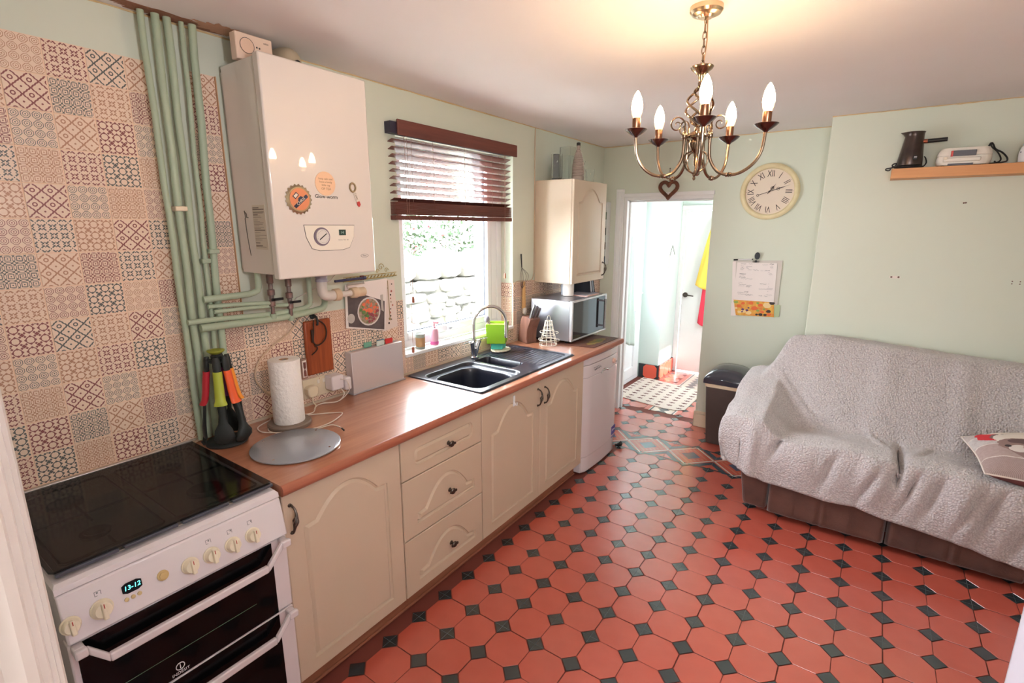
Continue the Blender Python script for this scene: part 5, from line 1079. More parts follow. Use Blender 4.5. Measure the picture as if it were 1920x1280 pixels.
g = G().rings([[(.10, 3.60, 1.2327), (.105, 3.60, 1.2327), (.105, 3.655, 1.2327), (.10, 3.655, 1.2327)], [(.10, 3.60, 1.315), (.105, 3.60, 1.315), (.105, 3.655, 1.315), (.10, 3.655, 1.315)]])
g = G().box(.155, .172, 3.46, 3.64, 1.2245, 1.305); tag(obj('leaflet', g, mat('pale_blue_leaflet', (206, 216, 232), .5)), 'pale blue leaflet standing behind the white pot', 'leaflet')
g = G(); q = random.Random(4); g.prism([(.1722, 3.53+.05*math.cos(a), 1.262+.020*math.sin(a)) for a in [k*math.pi/8 for k in range(16)]], (.0006, 0, 0)); obj('blue_picture', g, mat('navy_blue_print', (50, 70, 130), .5), bpy.data.objects['leaflet'])
# ------------------------------------------------------------------ wall cupboard
wc = thing('wall_cupboard', (.16, 3.58, 1.325), 'cream wall cupboard with an arched door above the microwave', 'cupboard')
g = G(); CY = (3.312, 3.850); g.box(.002, .308, CY[0], CY[0]+.018, 1.328, 2.072); g.box(.002, .308, CY[1]-.018, CY[1], 1.328, 2.072); g.box(.002, .308, CY[0]+.018, CY[1]-.018, 1.328, 1.346); g.box(.002, .308, CY[0]+.018, CY[1]-.018, 2.054, 2.072); obj('carcass', g, CREAM, wc, .001)
g = G().box(.002, .010, CY[0]+.018, CY[1]-.018, 1.346, 2.054); obj('back_panel', g, CREAM, wc)
d = panel_front('door', CY[0]+.002, CY[1]-.002, 1.328, 2.070, .310, wc, (.070, .064, .055, .060, .150)); pull(d, .328, 3.815, 1.36, 1.462)
# glassware on the cupboard
GL = mat('thin_clear_glass', (250, 252, 250), .02, trans=.97, ior=1.22)
def glassware(name, x, y, prof, lab, m=GL, cat='vase', sq=None):
    t_ = thing(name, (x, y, 2.072), lab, cat, 'glass vases on the wall cupboard')
    if sq:
        w, h_, th = sq; o_ = [(-w, -w), (w, -w), (w, w), (-w, w)]
        g = G().rings([[(x+a, y+b, 2.0725) for a, b in o_], [(x+a, y+b, 2.0725+h_) for a, b in o_], [(x+a*th, y+b*th, 2.0725+h_) for a, b in o_], [(x+a*th, y+b*th, 2.084) for a, b in o_]]); obj('glass', g, m, t_, .002)
    else: obj('glass', G().lathe(prof, (x, y, 2.0725), 28), m, t_)
    return t_
glassware('cylinder_vase', .17, 3.335, [(.038, 0), (.04, .003), (.040, .175), (.038, .175), (.037, .012), (0, .012)], 'clear straight glass vase at the left end of the cupboard top')
glassware('square_vase', .20, 3.43, None, 'square clear glass vase second from the left', sq=(.035, .17, .9))
glassware('tall_square_vase', .15, 3.53, None, 'tall square clear glass vase third from the left', sq=(.045, .245, .93))
cvt = thing('ribbed_bottle', (.26, 3.485, 2.072), 'brown ribbed bottle tapering like a cone among the vases', 'bottle', 'glass vases on the wall cupboard')
pr5 = [(.046, 0), (.049, .004), (.049, .03)]
for k in range(16): z = .035+.0115*k; r = .048-.034*(k/16)**2.4; pr5 += [(r-.0035, z), (r, z+.005), (r-.001, z+.008)]
pr5 += [(.012, .225), (.0135, .235), (.0135, .248), (0, .249)]
obj('glass', G().lathe([(a, b*.98) for a, b in pr5], (.258, 3.49, 2.0725), 24), mat('smoky_brown_glass', (214, 196, 186), .08, trans=.6, coat=.5), cvt); obj('cap', G().lathe([(.0145, 0), (.0145, .018), (.010, .022), (0, .022)], (.26, 3.485, 2.315), 18), BLACK, cvt)
glassware('glass_carafe', .14, 3.76, [(.040, 0), (.046, .01), (.048, .05), (.040, .09), (.026, .12), (.028, .155), (.034, .17), (.032, .17), (.024, .12), (.038, .088), (.045, .05), (.043, .012), (0, .01)], 'round bellied clear glass carafe at the right end', cat='carafe')
glassware('small_tumbler', .25, 3.70, [(.030, 0), (.034, .10), (.032, .10), (.028, .008), (0, .008)], 'small clear tumbler in front of the carafe', cat='tumbler')
glassware('dark_glass_vase', .10, 3.44, [(.026, 0), (.028, .004), (.026, .19), (.024, .19), (.024, .01), (0, .01)], 'smoky dark glass vase standing at the back', m=mat('smoky_glass', (96, 104, 100), .05, trans=.6))
# narrow spice rack on the far wall
sr = thing('spice_rack', (.06, 4.44, 1.40), 'narrow white spice rack on the far wall behind the cupboard', 'rack')
g = G(); g.box(.004, .010, 4.40, 4.468, 1.40, 1.96); g.box(.078, .084, 4.40, 4.468, 1.40, 1.96); g.box(.010, .078, 4.462, 4.468, 1.40, 1.96); obj('frame', g, WHITE, sr, .001)
for k, z in enumerate((1.402, 1.53, 1.66, 1.80)):
    obj('shelf', G().box(.010, .078, 4.402, 4.462, z, z+.006), WHITE, sr)
    for j_ in range(2):
        c_ = [(168, 54, 54), (60, 70, 90), (226, 222, 216), (110, 80, 60), (180, 60, 60), (66, 60, 58), (200, 190, 170), (90, 110, 80)][k*2+j_]; tt = thing('spice_jar', (.028+.032*j_, 4.43, z+.006), ['lowest', 'second', 'third', 'top'][k]+' shelf '+['left', 'right'][j_]+' jar of the narrow spice rack', 'jar', 'spice jars on the narrow rack')
        obj('jar', G().lathe([(.014, 0), (.015, .004), (.015, .06), (.012, .066)], (.028+.032*j_, 4.43, z+.0065), 12), mat('jar_%d' % (k*2+j_), c_, .4), tt); obj('lid', G().lathe([(.013, 0), (.013, .014), (0, .014)], (.028+.032*j_, 4.43, z+.0725), 12), mat('jar_lid', (210, 204, 200), .4), tt)
from mathutils import noise as mn
# ------------------------------------------------------------------ chandelier
ch = thing('chandelier', (1.573, 1.88, 1.90), 'brass five armed chandelier with lit candle bulbs', 'chandelier')
CX, CYY = 1.573, 1.88
def L_(prof, z, m=BRASS, nm='part', par=ch, n=28): return obj(nm, G().lathe(prof, (CX, CYY, z), n), m, par)
L_([(0, 0), (.020, 0), (.026, .006), (.034, .007), (.040, .011), (.046, .012), (.052, .020), (.052, .034)], 2.405, mat('brushed_brass_rose', (208, 186, 156), .25, 1.), 'ceiling_rose')
obj('rose_ring', G().tube([(CX, CYY+.009*math.cos(a), 2.396+.009*math.sin(a)) for a in [k*math.pi/6 for k in range(12)]], .002, 6, True), BRASS, ch)
for k in range(6):
    z = 2.375-.0215*k; ax_ = (k % 2)
    pts = [((CX+.0055*math.cos(a) if ax_ else CX), (CYY if ax_ else CYY+.0055*math.cos(a)), z+.0145*math.sin(a)) for a in [q*math.pi/6 for q in range(12)]]
    obj('chain_link', G().tube(pts, .0017, 6, True), BRASS, ch)
obj('flex', G().tube([(CX+.006, CYY, 2.405), (CX+.008, CYY+.004, 2.34), (CX+.002, CYY, 2.25)], .0022, 6), mat('gold_flex', (150, 112, 80), .4), ch)
L_([(.004, -.06), (.009, -.055), (.010, -.045), (.008, -.040), (.012, -.030), (.013, -.022), (.022, -.012), (.034, -.002), (.037, .004), (.036, .006), (.020, -.004), (.006, -.008)], 2.255, BRASS, 'upper_cup')
zc0, zc1 = 2.195, 2.078
for k in range(5):
    pts = []
    for i in range(17):
        t = i/16; a = k*math.pi*.4+t*math.pi*1.1; r = .008+.036*math.sin(math.pi*t)**.75; pts.append((CX+r*math.cos(a), CYY+r*math.sin(a), zc0+(zc1-zc0)*t))
    obj('cage_wire', G().tube(pts, .0040, 8), BRASS, ch)
L_([(.006, 0), (.010, .004), (.008, .012), (.012, .016), (.006, .022)], 2.060, BRASS, 'cage_collar')
L_([(.004, -.10), (.007, -.085), (.008, -.06), (.018, -.050), (.024, -.036), (.026, -.024), (.022, -.016), (.030, -.008), (.030, .0), (.022, .010), (.008, .018)], 2.045, BRASS, 'centre_bowl')
L_([(.0, 0), (.004, .003), (.0055, .009), (.003, .013), (.006, .018), (.004, .03)], 1.898, BRASS, 'finial')
BULB = mat('lit_bulb_glass', (255, 240, 214), .3, emit=((255, 214, 160), 50)); BULBB = mat('bulb_base_white', (250, 226, 190), .4, emit=((255, 196, 128), 1.2))
TUBEM = mat('antique_candle_tube', (132, 92, 70), .3, .85); CUPM = mat('polished_dark_brass', (112, 98, 96), .18, 1.)
TH0 = -69.4; RB = .213
for k in range(5):
    a = R(TH0+72*k); d = Vector((math.cos(a), math.sin(a), 0)); s_ = Vector((-d.y, d.x, 0)); O = Vector((CX, CYY, 0))
    def q_(r, z, o=0): return O+d*r+Vector((0, 0, z))+s_*o
    ar = obj('arm', G().tube(spline([q_(.044, 2.042), q_(.044, 2.00), q_(.050, 1.962), q_(.075, 1.925), q_(.112, 1.912), q_(.150, 1.918), q_(.187, 1.945), q_(.207, 1.985), q_(RB, 2.045)], 5), .0052, 10), BRASS, ch)
    obj('arm_collar', G().lathe([(.005, -.010), (.008, -.008), (.006, -.003), (.009, 0), (.006, .003), (.008, .008), (.005, .010)], q_(.112, 1.9125), 12, d), BRASS, ar)
    obj('arm_bracket', G().tube([q_(.022, 2.040), q_(.044, 2.045)], .004, 8).lathe([(.006, -.012), (.0085, -.008), (.0085, .004), (.006, .010), (.004, .014)], q_(.044, 2.045), 12), BRASS, ar)
    sp = []
    for i in range(26):
        t = i/25; ang = -.3+t*3.2*math.pi; r = .0290*(1-t*.86); sp.append(q_(.072-r*math.cos(ang), 2.078+r*math.sin(ang)))
    sp = [q_(.044, 2.055)]+sp
    obj('scroll', G().tube(sp, [.0034]+[.0030*(1-.5*i/25) for i in range(26)], 7), BRASS, ar)
    obj('lower_scroll', G().tube(spline([q_(.010, 1.995), q_(.034, 1.985), q_(.040, 1.960), q_(.028, 1.935), q_(.006, 1.922)], 5), .0028, 7), BRASS, ch)
    obj('drip_cup', G().lathe([(.005, -.020), (.010, -.014), (.018, -.010), (.030, -.001), (.037, .006), (.0355, .007), (.024, .001), (.012, -.002), (.010, .002), (0, .002)], q_(RB, 2.056), 28), CUPM, ar)
    obj('candle_tube', G().lathe([(.0125, 0), (.0135, .002), (.0135, .040), (.011, .042), (0, .042)], q_(RB, 2.058), 20), TUBEM, ar)
    bb = obj('bulb_base', G().lathe([(.012, 0), (.0165, .012), (.0182, .024)], q_(RB, 2.100), 20, cap=False), BULBB, ar)
    obj('bulb', G().lathe([(.0182, 0), (.0185, .008), (.0175, .020), (.014, .036), (.008, .050), (.003, .058), (0, .060)], q_(RB, 2.124), 20), BULB, ar)
# ------------------------------------------------------------------ clock
ck_ = thing('wall_clock', (1.398, 4.44, 2.005), 'round cream wall clock with roman numerals on the green wall', 'clock')
cc = (1.398, 4.468, 2.005); CR = mat('cream_clock_rim', (232, 218, 178), .5, var=(14, .4, (206, 186, 140)))
obj('rim', G().lathe([(.200, 0), (.208, .008), (.209, .018), (.200, .030), (.192, .034), (.180, .036), (.172, .030), (.170, .012), (.0, .012)], cc, 64, (0, -1, 0)), CR, ck_)
obj('face', G().lathe([(.169, .0125), (.169, .0140), (0, .0140)], cc, 48, (0, -1, 0)), mat('cream_clock_face', (230, 214, 196), .6), ck_)
fy = 4.468-.0145; INK = mat('dark_numeral_ink', (62, 50, 48), .6)
for k, s in enumerate(['XII', 'I', 'II', 'III', 'IIII', 'V', 'VI', 'VII', 'VIII', 'IX', 'X', 'XI']):
    a = R(30*k); r = .130; t = text('numeral', s, .066, INK, ck_, (cc[0]+r*math.sin(a), fy, cc[2]+r*math.cos(a)), FY, .0006, sx=.66)
    t.rotation_euler = (Matrix.Rotation(a, 3, 'Y') @ Matrix(((1, 0, 0), (0, 0, -1), (0, 1, 0)))).to_euler()
    g = G(); q = Vector((cc[0]+.160*math.sin(a), fy, cc[2]+.160*math.cos(a))); g.box(q.x-.0016, q.x+.0016, fy-.0006, fy, q.z-.0016, q.z+.0016); obj('minute_mark', g, INK, ck_)
def hand(nm, ang, ln, tail, w):
    a = R(ang); u = Vector((math.sin(a), 0, math.cos(a))); v = Vector((math.cos(a), 0, -math.sin(a))); c = Vector((cc[0], fy-.004 if nm == 'hour_hand' else fy-.006, cc[2]))
    g = G().prism([c-v*w, c-v*w*1.2+u*ln*.3, c-v*w*2.2+u*ln*.55, c-v*w*.6+u*ln*.72, c+u*ln, c+v*w*.6+u*ln*.72, c+v*w*2.2+u*ln*.55, c+v*w*1.2+u*ln*.3, c+v*w, c+v*w-u*tail, c-v*w-u*tail], (0, -.0012, 0))
    if tail > .03: g.tube([c-u*tail+u*.008*math.cos(b)+v*.008*math.sin(b)-u*.008 for b in [i*math.pi/5 for i in range(10)]], .0016, 5, True)
    g.tube([c+u*ln*.42+u*.011*math.cos(b)+v*.011*math.sin(b) for b in [i*math.pi/5 for i in range(10)]], .0014, 5, True)
    obj(nm, g, INK, ck_)
hand('hour_hand', 36, .072, .02, .0024); hand('minute_hand', 72, .150, .075, .0018)
obj('hand_boss', G().lathe([(.007, 0), (.006, .003), (0, .004)], (cc[0], fy-.006, cc[2]), 14, (0, -1, 0)), INK, ck_)
# heart
hr = thing('heart_ornament', (.62, 4.44, 1.96), 'brown wicker open heart hanging above the doorway', 'ornament')
def hp_(t, s): return (.618+s*.0058*16*math.sin(t)**3/1.0, 4.445, 2.055+s*.0058*(13*math.cos(t)-5*math.cos(2*t)-2*math.cos(3*t)-math.cos(4*t)))
pts = [hp_(2*math.pi*k/44, .80) for k in range(44)]
obj('heart_ring', G().tube(pts, .0155, 10, True), mat('wicker_brown', (128, 78, 58), .8, var=(60, .8, (88, 52, 40)), bump=(110, 1.)), hr)
obj('twine', G().tube([(.618, 4.448, 2.10), (.616, 4.455, 2.22)], .0022, 5), PEWTER, hr); obj('nail', G().lathe([(.003, 0), (.003, .012), (.005, .014), (0, .014)], (.616, 4.469, 2.222), 8, (0, -1, 0)), PEWTER, hr)
# ------------------------------------------------------------------ notice board with clipped pages
YB = 4.455
def sheet(nm, pts, y, th, m, par=None): return obj(nm, G().prism([(a, y, b) for a, b in pts], (0, -th, 0)), m, par)
nb = thing('clipboard', (1.37, 4.46, 1.13), 'white magnetic clipboard hanging on the wall left of the chimney breast', 'clipboard')
sheet('board', [(1.187, 1.474), (1.543, 1.487), (1.541, 1.141), (1.206, 1.123)], 4.468, .008, mat('grey_board', (206, 198, 190), .5), nb)
cp_ = thing('bulldog_clip', (1.36, 4.45, 1.47), 'black and silver bulldog clip at the top of the clipboard', 'clip')
obj('clip_grip', G().prism([(1.362+.0195*math.cos(a), 4.452, 1.518+.028*math.sin(a)) for a in [k*math.pi/9 for k in range(18)]], (0, -.010, 0)), mat('clip_black', (52, 56, 62), .35), cp_, .002)
g = G(); g.box(1.333, 1.378, 4.440, 4.456, 1.466, 1.482); obj('clip_jaw', g, CHROME, cp_, .002)
obj('clip_magnet', G().lathe([(.010, 0), (.010, .004), (0, .004)], (1.358, 4.4395, 1.476), 12, (0, -1, 0)), BLACK, cp_)
pn_ = thing('whiteboard_pen', (1.26, 4.448, 1.485), 'white marker pen with a black cap along the top of the clipboard', 'pen')
obj('barrel', G().cyl((1.222, 4.45, 1.4835), (1.325, 4.45, 1.4905), .0055), WHITE, pn_); obj('cap', G().cyl((1.189, 4.45, 1.481), (1.222, 4.45, 1.4835), .0062), BLACK, pn_); obj('tip', G().cyl((1.325, 4.45, 1.4905), (1.333, 4.45, 1.491), .0045), BLACK, pn_)
pc = thing('picture_calendar', (1.37, 4.455, 1.04), 'calendar page with orange pumpkins and bats below the notes', 'calendar')
sheet('picture', [(1.214, 1.165), (1.515, 1.175), (1.527, 1.043), (1.244, 1.032)], 4.4585, .002, mat('orange_print', (222, 130, 62), .55, var=(26, 1., (232, 190, 80))), pc)
g1, g2, g3, g4, g5 = G(), G(), G(), G(), G(); q = random.Random(14)
def bl_(g, y, z, r, n=9, k=0): g.prism([(y+r*math.cos(2*math.pi*i/n)*q.uniform(.75, 1.15), 4.4563-.0001*k, z+.72*r*math.sin(2*math.pi*i/n)*q.uniform(.75, 1.15)) for i in range(n)], (0, -.0002, 0))
for k, (y, z, r) in enumerate(((1.26, 1.11, .020), (1.29, 1.135, .016), (1.38, 1.10, .028), (1.42, 1.13, .020), (1.35, 1.14, .02), (1.44, 1.075, .016), (1.49, 1.06, .018))): bl_(g1, y, z, r, 9, k)
for k, (y, z, r) in enumerate(((1.30, 1.07, .024), (1.34, 1.06, .022), (1.47, 1.135, .034), (1.27, 1.06, .016), (1.24, 1.09, .012))): bl_(g2, y, z, r, 9, k+2)
for k, (y, z, r) in enumerate(((1.293, 1.085, .013), (1.325, 1.08, .012), (1.335, 1.10, .009), (1.29, 1.065, .008))): bl_(g3, y, z, r, 9, k+8)
for k, (y, z, r) in enumerate(((1.43, 1.055, .018), (1.40, 1.052, .012), (1.485, 1.085, .020), (1.50, 1.155, .022), (1.462, 1.055, .014))): bl_(g4, y, z, r, 7, k+10)
for k, (y, z, r) in enumerate(((1.405, 1.085, .014), (1.40, 1.145, .012), (1.235, 1.14, .018), (1.45, 1.10, .010))): bl_(g5, y, z, r, 9, k+9)
for g_, nm, c_ in ((g1, 'pumpkin_shapes', (230, 112, 60)), (g2, 'cream_shapes', (236, 206, 150)), (g3, 'purple_figures', (98, 66, 110)), (g4, 'bat_shapes', (62, 50, 48)), (g5, 'green_shapes', (150, 170, 84))): o = obj(nm, g_, mat(nm+'_print', c_, .6), pc); o['kind'] = 'stuff'
for i_, (lab, pts, y, m_) in enumerate((('pale sheet edge sticking out left behind the clipboard notes', [(1.180, 1.465), (1.205, 1.468), (1.230, 1.13), (1.204, 1.125)], 4.4598, PAP), ('white slip with a small drawing at the lower left of the clipboard', [(1.200, 1.128), (1.245, 1.131), (1.256, 1.026), (1.205, 1.024)], 4.4593, PAP), ('pale green card behind the lower right of the clipboard', [(1.522, 1.140), (1.562, 1.142), (1.562, 1.048), (1.520, 1.040)], 4.4620, mat('sage_card', (184, 200, 160), .6)))):
    tag(sheet('loose_sheet', pts, y, .001, m_), lab, 'sheet')
nt = thing('handwritten_notes', (1.37, 4.455, 1.16), 'white page of handwritten notes clipped over the calendar', 'notes')
pg_ = sheet('page', [(1.217, 1.462), (1.508, 1.466), (1.515, 1.161), (1.216, 1.158)], 4.4562, .0015, PAP, nt)
HW = mat('pen_ink', (84, 80, 92), .6); q = random.Random(33)
def scribble(y0, z0, w, bold=.0008):
    pts = []; n = int(w/.0030)
    for i in range(n): pts.append((y0+i*.0030+q.uniform(-.0012, .0012), 4.4542, z0+q.uniform(-.0034, .0034)+(.004 if q.random() < .15 else 0)))
    return G().tube(pts, bold, 3)
lines = [(1.245, 1.452, .042, .0009), (1.305, 1.453, .03, .0006), (1.405, 1.450, .045, .0006), (1.458, 1.455, .03, .0012), (1.462, 1.440, .026, .0006), (1.462, 1.430, .026, .0006), (1.248, 1.434, .028, .0006), (1.288, 1.431, .046, .0008), (1.246, 1.417, .030, .0010), (1.290, 1.418, .022, .0010), (1.246, 1.406, .026, .0007), (1.304, 1.405, .030, .0006), (1.342, 1.406, .045, .0008), (1.396, 1.404, .022, .0006), (1.424, 1.405, .040, .0010), (1.450, 1.386, .03, .0005), (1.456, 1.376, .03, .0006), (1.243, 1.372, .050, .0016), (1.246, 1.360, .036, .0008), (1.242, 1.345, .052, .0014), (1.256, 1.332, .088, .0006), (1.242, 1.301, .03, .0005), (1.400, 1.300, .052, .0010), (1.462, 1.304, .008, .0014), (1.242, 1.286, .06, .0008), (1.302, 1.281, .042, .0008), (1.242, 1.274, .05, .0006), (1.300, 1.270, .034, .0010), (1.462, 1.280, .006, .0014), (1.398, 1.258, .10, .0008), (1.454, 1.268, .05, .0005), (1.462, 1.240, .008, .0014), (1.292, 1.227, .036, .0016), (1.242, 1.220, .05, .0008), (1.244, 1.208, .12, .0007), (1.300, 1.202, .05, .0010), (1.452, 1.216, .05, .0006), (1.402, 1.204, .028, .0008), (1.440, 1.203, .028, .0009)]
for (y, z, w, b_) in lines: obj('handwriting', scribble(y, z, w, b_), HW, pg_)
# ------------------------------------------------------------------ bin
bn_ = thing('pedal_bin', (1.29, 4.28, 0), 'dark brown plastic pedal bin with a shiny domed lid', 'bin')
BINM = mat('dark_taupe_bin', (88, 76, 72), .4, var=(30, .3, (76, 66, 64)))
def rrect(x0, x1, y0, y1, r, z, n=5):
    P_ = []
    for cx_, cy_, a0 in ((x1-r, y0+r, -90), (x1-r, y1-r, 0), (x0+r, y1-r, 90), (x0+r, y0+r, 180)):
        for k in range(n): a = R(a0+90*k/(n-1)); P_.append((cx_+r*math.cos(a), cy_+r*math.sin(a), z))
    return P_
obj('bucket', G().rings([rrect(1.165, 1.425, 4.142, 4.425, .02, .002), rrect(1.162, 1.428, 4.140, 4.43, .022, .02), rrect(1.130, 1.440, 4.130, 4.44, .025, .488)]), BINM, bn_)
obj('liner_edge', G().rings([rrect(1.126, 1.444, 4.127, 4.443, .026, .482), rrect(1.121, 1.448, 4.124, 4.446, .028, .516)]), mat('cream_bin_liner', (226, 206, 176), .5), bn_, .001)
def larc(y, hw, hh, z0=.545):
    return [(1.283+hw*t, y, z0+hh*(1-abs(t)**2.6)**.62) for t in [math.sin(math.pi*(k/24-.5)) for k in range(25)]]+[(1.283+hw, y, z0-.032), (1.283-hw, y, z0-.032)]
obj('lid', G().rings([larc(4.117, .166, .028), larc(4.122, .169, .045), larc(4.150, .170, .075), larc(4.20, .170, .092), (larc(4.30, .170, .096)), larc(4.40, .170, .090), larc(4.448, .168, .07)]), mat('glossy_charcoal', (58, 60, 70), .14, coat=.7), bn_, 0, 40)
obj('lid_lip', G().tube([(1.23+.11*k/10, 4.112-.008*math.sin(math.pi*k/10), .548+.012*math.sin(math.pi*k/10)) for k in range(11)], .005, 8), mat('glossy_charcoal', (58, 60, 70), .14, coat=.7), bn_)
obj('pedal', G().lathe([(.034, 0), (.034, .012), (.03, .016), (0, .016)], (1.36, 4.142, .018), 20, (0, -1, 0)), BLACK, bn_)
# ------------------------------------------------------------------ shelf and what stands on it
sh = thing('floating_shelf', (2.5, 4.0, 2.025), 'orange pine floating shelf on the chimney breast', 'shelf'); obj('board', G().box(2.138, 3.30, 3.925, 4.0885, 2.024, 2.081), SHELFW, sh, .002)
pt = thing('milk_frother_jug', (2.218, 3.99, 2.081), 'dark electric jug with a straight side handle on the shelf', 'jug')
JB = mat('dark_gunmetal', (72, 62, 60), .28, .7, var=(14, .4, (110, 96, 86)))
def jring(z, r, dx=0, sp=0): return [(2.2185+dx+r*math.cos(a)*(1+sp*max(0, -math.cos(a))**8), 3.998+r*.95*math.sin(a), z) for a in [k*math.pi/14 for k in range(28)]]
obj('body', G().rings([jring(2.100, .0635), jring(2.104, .0645), jring(2.16, .058, .003), jring(2.22, .0505, .005), jring(2.262, .0465, .007, .0), jring(2.276, .0475, .006, .15), jring(2.288, .053, .004, .28), jring(2.284, .048, .005, .2), jring(2.26, .043, .007)]), JB, pt, 0, 60)
obj('power_base', G().lathe([(.070, 0), (.072, .004), (.070, .012), (.060, .017), (0, .017)], (2.2185, 3.998, 2.0815), 28), BLACK, pt)
obj('handle', G().tube([(2.282, 3.99, 2.232), (2.378, 3.975, 2.233)], .0115, 12, flat=1.0), BLACK, pt); obj('handle_rivet', G().cyl((2.268, 3.992, 2.232), (2.290, 3.989, 2.232), .0118), mat('copper_collar', (176, 108, 84), .3, .9), pt)
obj('switch_plate', G().box(2.232, 2.252, 3.928, 3.938, 2.127, 2.150), BLACK, pt, .002); obj('switch_light', G().box(2.236, 2.249, 3.9265, 3.929, 2.137, 2.1385), mat('white_print', (236, 236, 240), .5), pt); obj('switch_light', G().box(2.236, 2.249, 3.9265, 3.929, 2.142, 2.1435), mat('white_print', (236, 236, 240), .5), pt)
def blk(name, pts, r, lab): return tag(obj(name, G().tube(spline(pts, 6), r, 8), BLACK), lab, 'cable')
blk('jug_cable', [(2.160, 3.98, 2.088), (2.140, 3.96, 2.098), (2.140, 3.94, 2.106), (2.156, 3.93, 2.110), (2.150, 3.925, 2.092), (2.132, 3.915, 2.084), (2.112, 3.918, 2.082), (2.110, 3.93, 2.075), (2.124, 3.922, 2.070), (2.133, 3.918, 2.078)], .0036, 'black cable curled at the left end of the shelf')
blk('jug_cable', [(2.285, 4.02, 2.088), (2.300, 4.02, 2.11), (2.296, 4.02, 2.135), (2.288, 4.03, 2.15)], .0032, 'black cable arc just right of the dark jug')
ts = thing('sandwich_toaster', (2.465, 3.99, 2.081), 'white sandwich toaster lying on the shelf', 'toaster')
def tring(z, s_, dz=0): return rrect(2.465-.121*s_, 2.465+.121*s_, 3.945-.0*s_, 4.075, .035, z, 6)
TW = mat('warm_white_plastic', (226, 218, 206), .35)
obj('lower_shell', G().rings([tring(2.086, .90), tring(2.092, .96), tring(2.112, 1.0), tring(2.132, .99), tring(2.136, .98)]), TW, ts, 0, 60)
obj('upper_shell', G().rings([tring(2.137, .985), tring(2.145, .99), tring(2.158, .96), tring(2.172, .90), tring(2.178, .86)]), TW, ts, 0, 60)
obj('front_lid_panel', G().box(2.408, 2.512, 3.936, 3.950, 2.133, 2.163), mat('dark_grey_panel', (84, 82, 88), .35), ts, .002); obj('red_catch', G().box(2.402, 2.412, 3.934, 3.948, 2.132, 2.163), mat('magnet_red', (200, 70, 66), .4), ts, .001)
obj('front_handle', G().box(2.372, 2.535, 3.934, 3.95, 2.103, 2.124), TW, ts, .004); obj('shadow_gap', G().box(2.395, 2.505, 3.940, 3.952, 2.0835, 2.094), mat('dark_grey_panel', (84, 82, 88), .35), ts); obj('latch', G().box(2.372, 2.390, 3.930, 3.945, 2.116, 2.130), mat('cream_knob', (232, 220, 196), .3), ts, .003)
for x in (2.375, 2.555): obj('foot', G().lathe([(.008, 0), (.01, .007)], (x, 3.965, 2.0812), 10), BLACK, ts)
obj('power_lead', G().tube(spline([(2.560, 4.02, 2.170), (2.572, 4.0, 2.198), (2.582, 4.0, 2.190), (2.595, 4.0, 2.165), (2.625, 4.0, 2.145), (2.648, 4.0, 2.118), (2.650, 3.99, 2.098), (2.632, 3.98, 2.091), (2.610, 3.99, 2.089), (2.600, 4.0, 2.10)], 6), .0042, 8), BLACK, ts)
obj('power_lead_loop', G().tube(spline([(2.568, 4.02, 2.175), (2.571, 4.01, 2.200), (2.580, 4.01, 2.178), (2.605, 4.01, 2.152), (2.622, 4.0, 2.12), (2.622, 3.99, 2.10), (2.600, 3.98, 2.089), (2.54, 3.98, 2.087)], 6), .0038, 8), BLACK, ts)
jr = thing('spotted_jar', (2.755, 3.99, 2.081), 'white spotted storage jar cut by the right edge of the photo', 'jar')
obj('jar', G().lathe([(.058, 0), (.062, .004), (.064, .05), (.056, .085), (.05, .09), (0, .092)], (2.755, 3.99, 2.0815), 28), mat('white_glazed_jar', (232, 230, 232), .25), jr); obj('lid', G().lathe([(.052, 0), (.054, .006), (.04, .022), (.012, .030), (.012, .04), (0, .044)], (2.755, 3.99, 2.173), 24), mat('pale_blue_lid', (176, 196, 204), .3), jr)
q = random.Random(3)
for k in range(12):
    a = R(200+q.uniform(0, 130)); z = q.uniform(2.092, 2.145); d = Vector((math.cos(a), math.sin(a), 0)); obj('blue_spot', G().lathe([(.004, 0), (.004, .0012), (0, .0012)], Vector((2.755, 3.99, z))+d*.0628, 8, d), mat('spot_ink', (70, 76, 96), .5), jr)
# plug holes left in the chimney breast
def scar(pts, r, lab):
    t_ = thing('plug_hole_marks', (pts[0][0], 4.089, pts[0][1]), lab, 'marks', 'old fixing holes in the chimney breast')
    for x, z in pts: obj('hole', G().lathe([(r, 0), (r*.8, .0008), (0, .0008)], (x, 4.0899, z), 9, (0, -1, 0)), mat('plug_hole', (112, 84, 76), .8), t_)
    return t_
t_ = scar([(2.225, 1.428), (2.262, 1.429)], .0065, 'pair of filled screw holes in the middle of the chimney breast')
obj('filler_patch', G().prism([(2.243+.030*math.cos(a), 4.0899, 1.428+.009*math.sin(a)) for a in [k*math.pi/7 for k in range(14)]], (0, -.0004, 0)), mat('filler_white', (226, 216, 208), .8), t_)
scar([(2.512, 1.880), (2.521, 1.881)], .005, 'small screw holes below the shelf'); scar([(2.792, 1.434), (2.792, 1.420), (2.826, 1.434), (2.826, 1.420)], .0035, 'four small drill holes near the right edge of the photo')
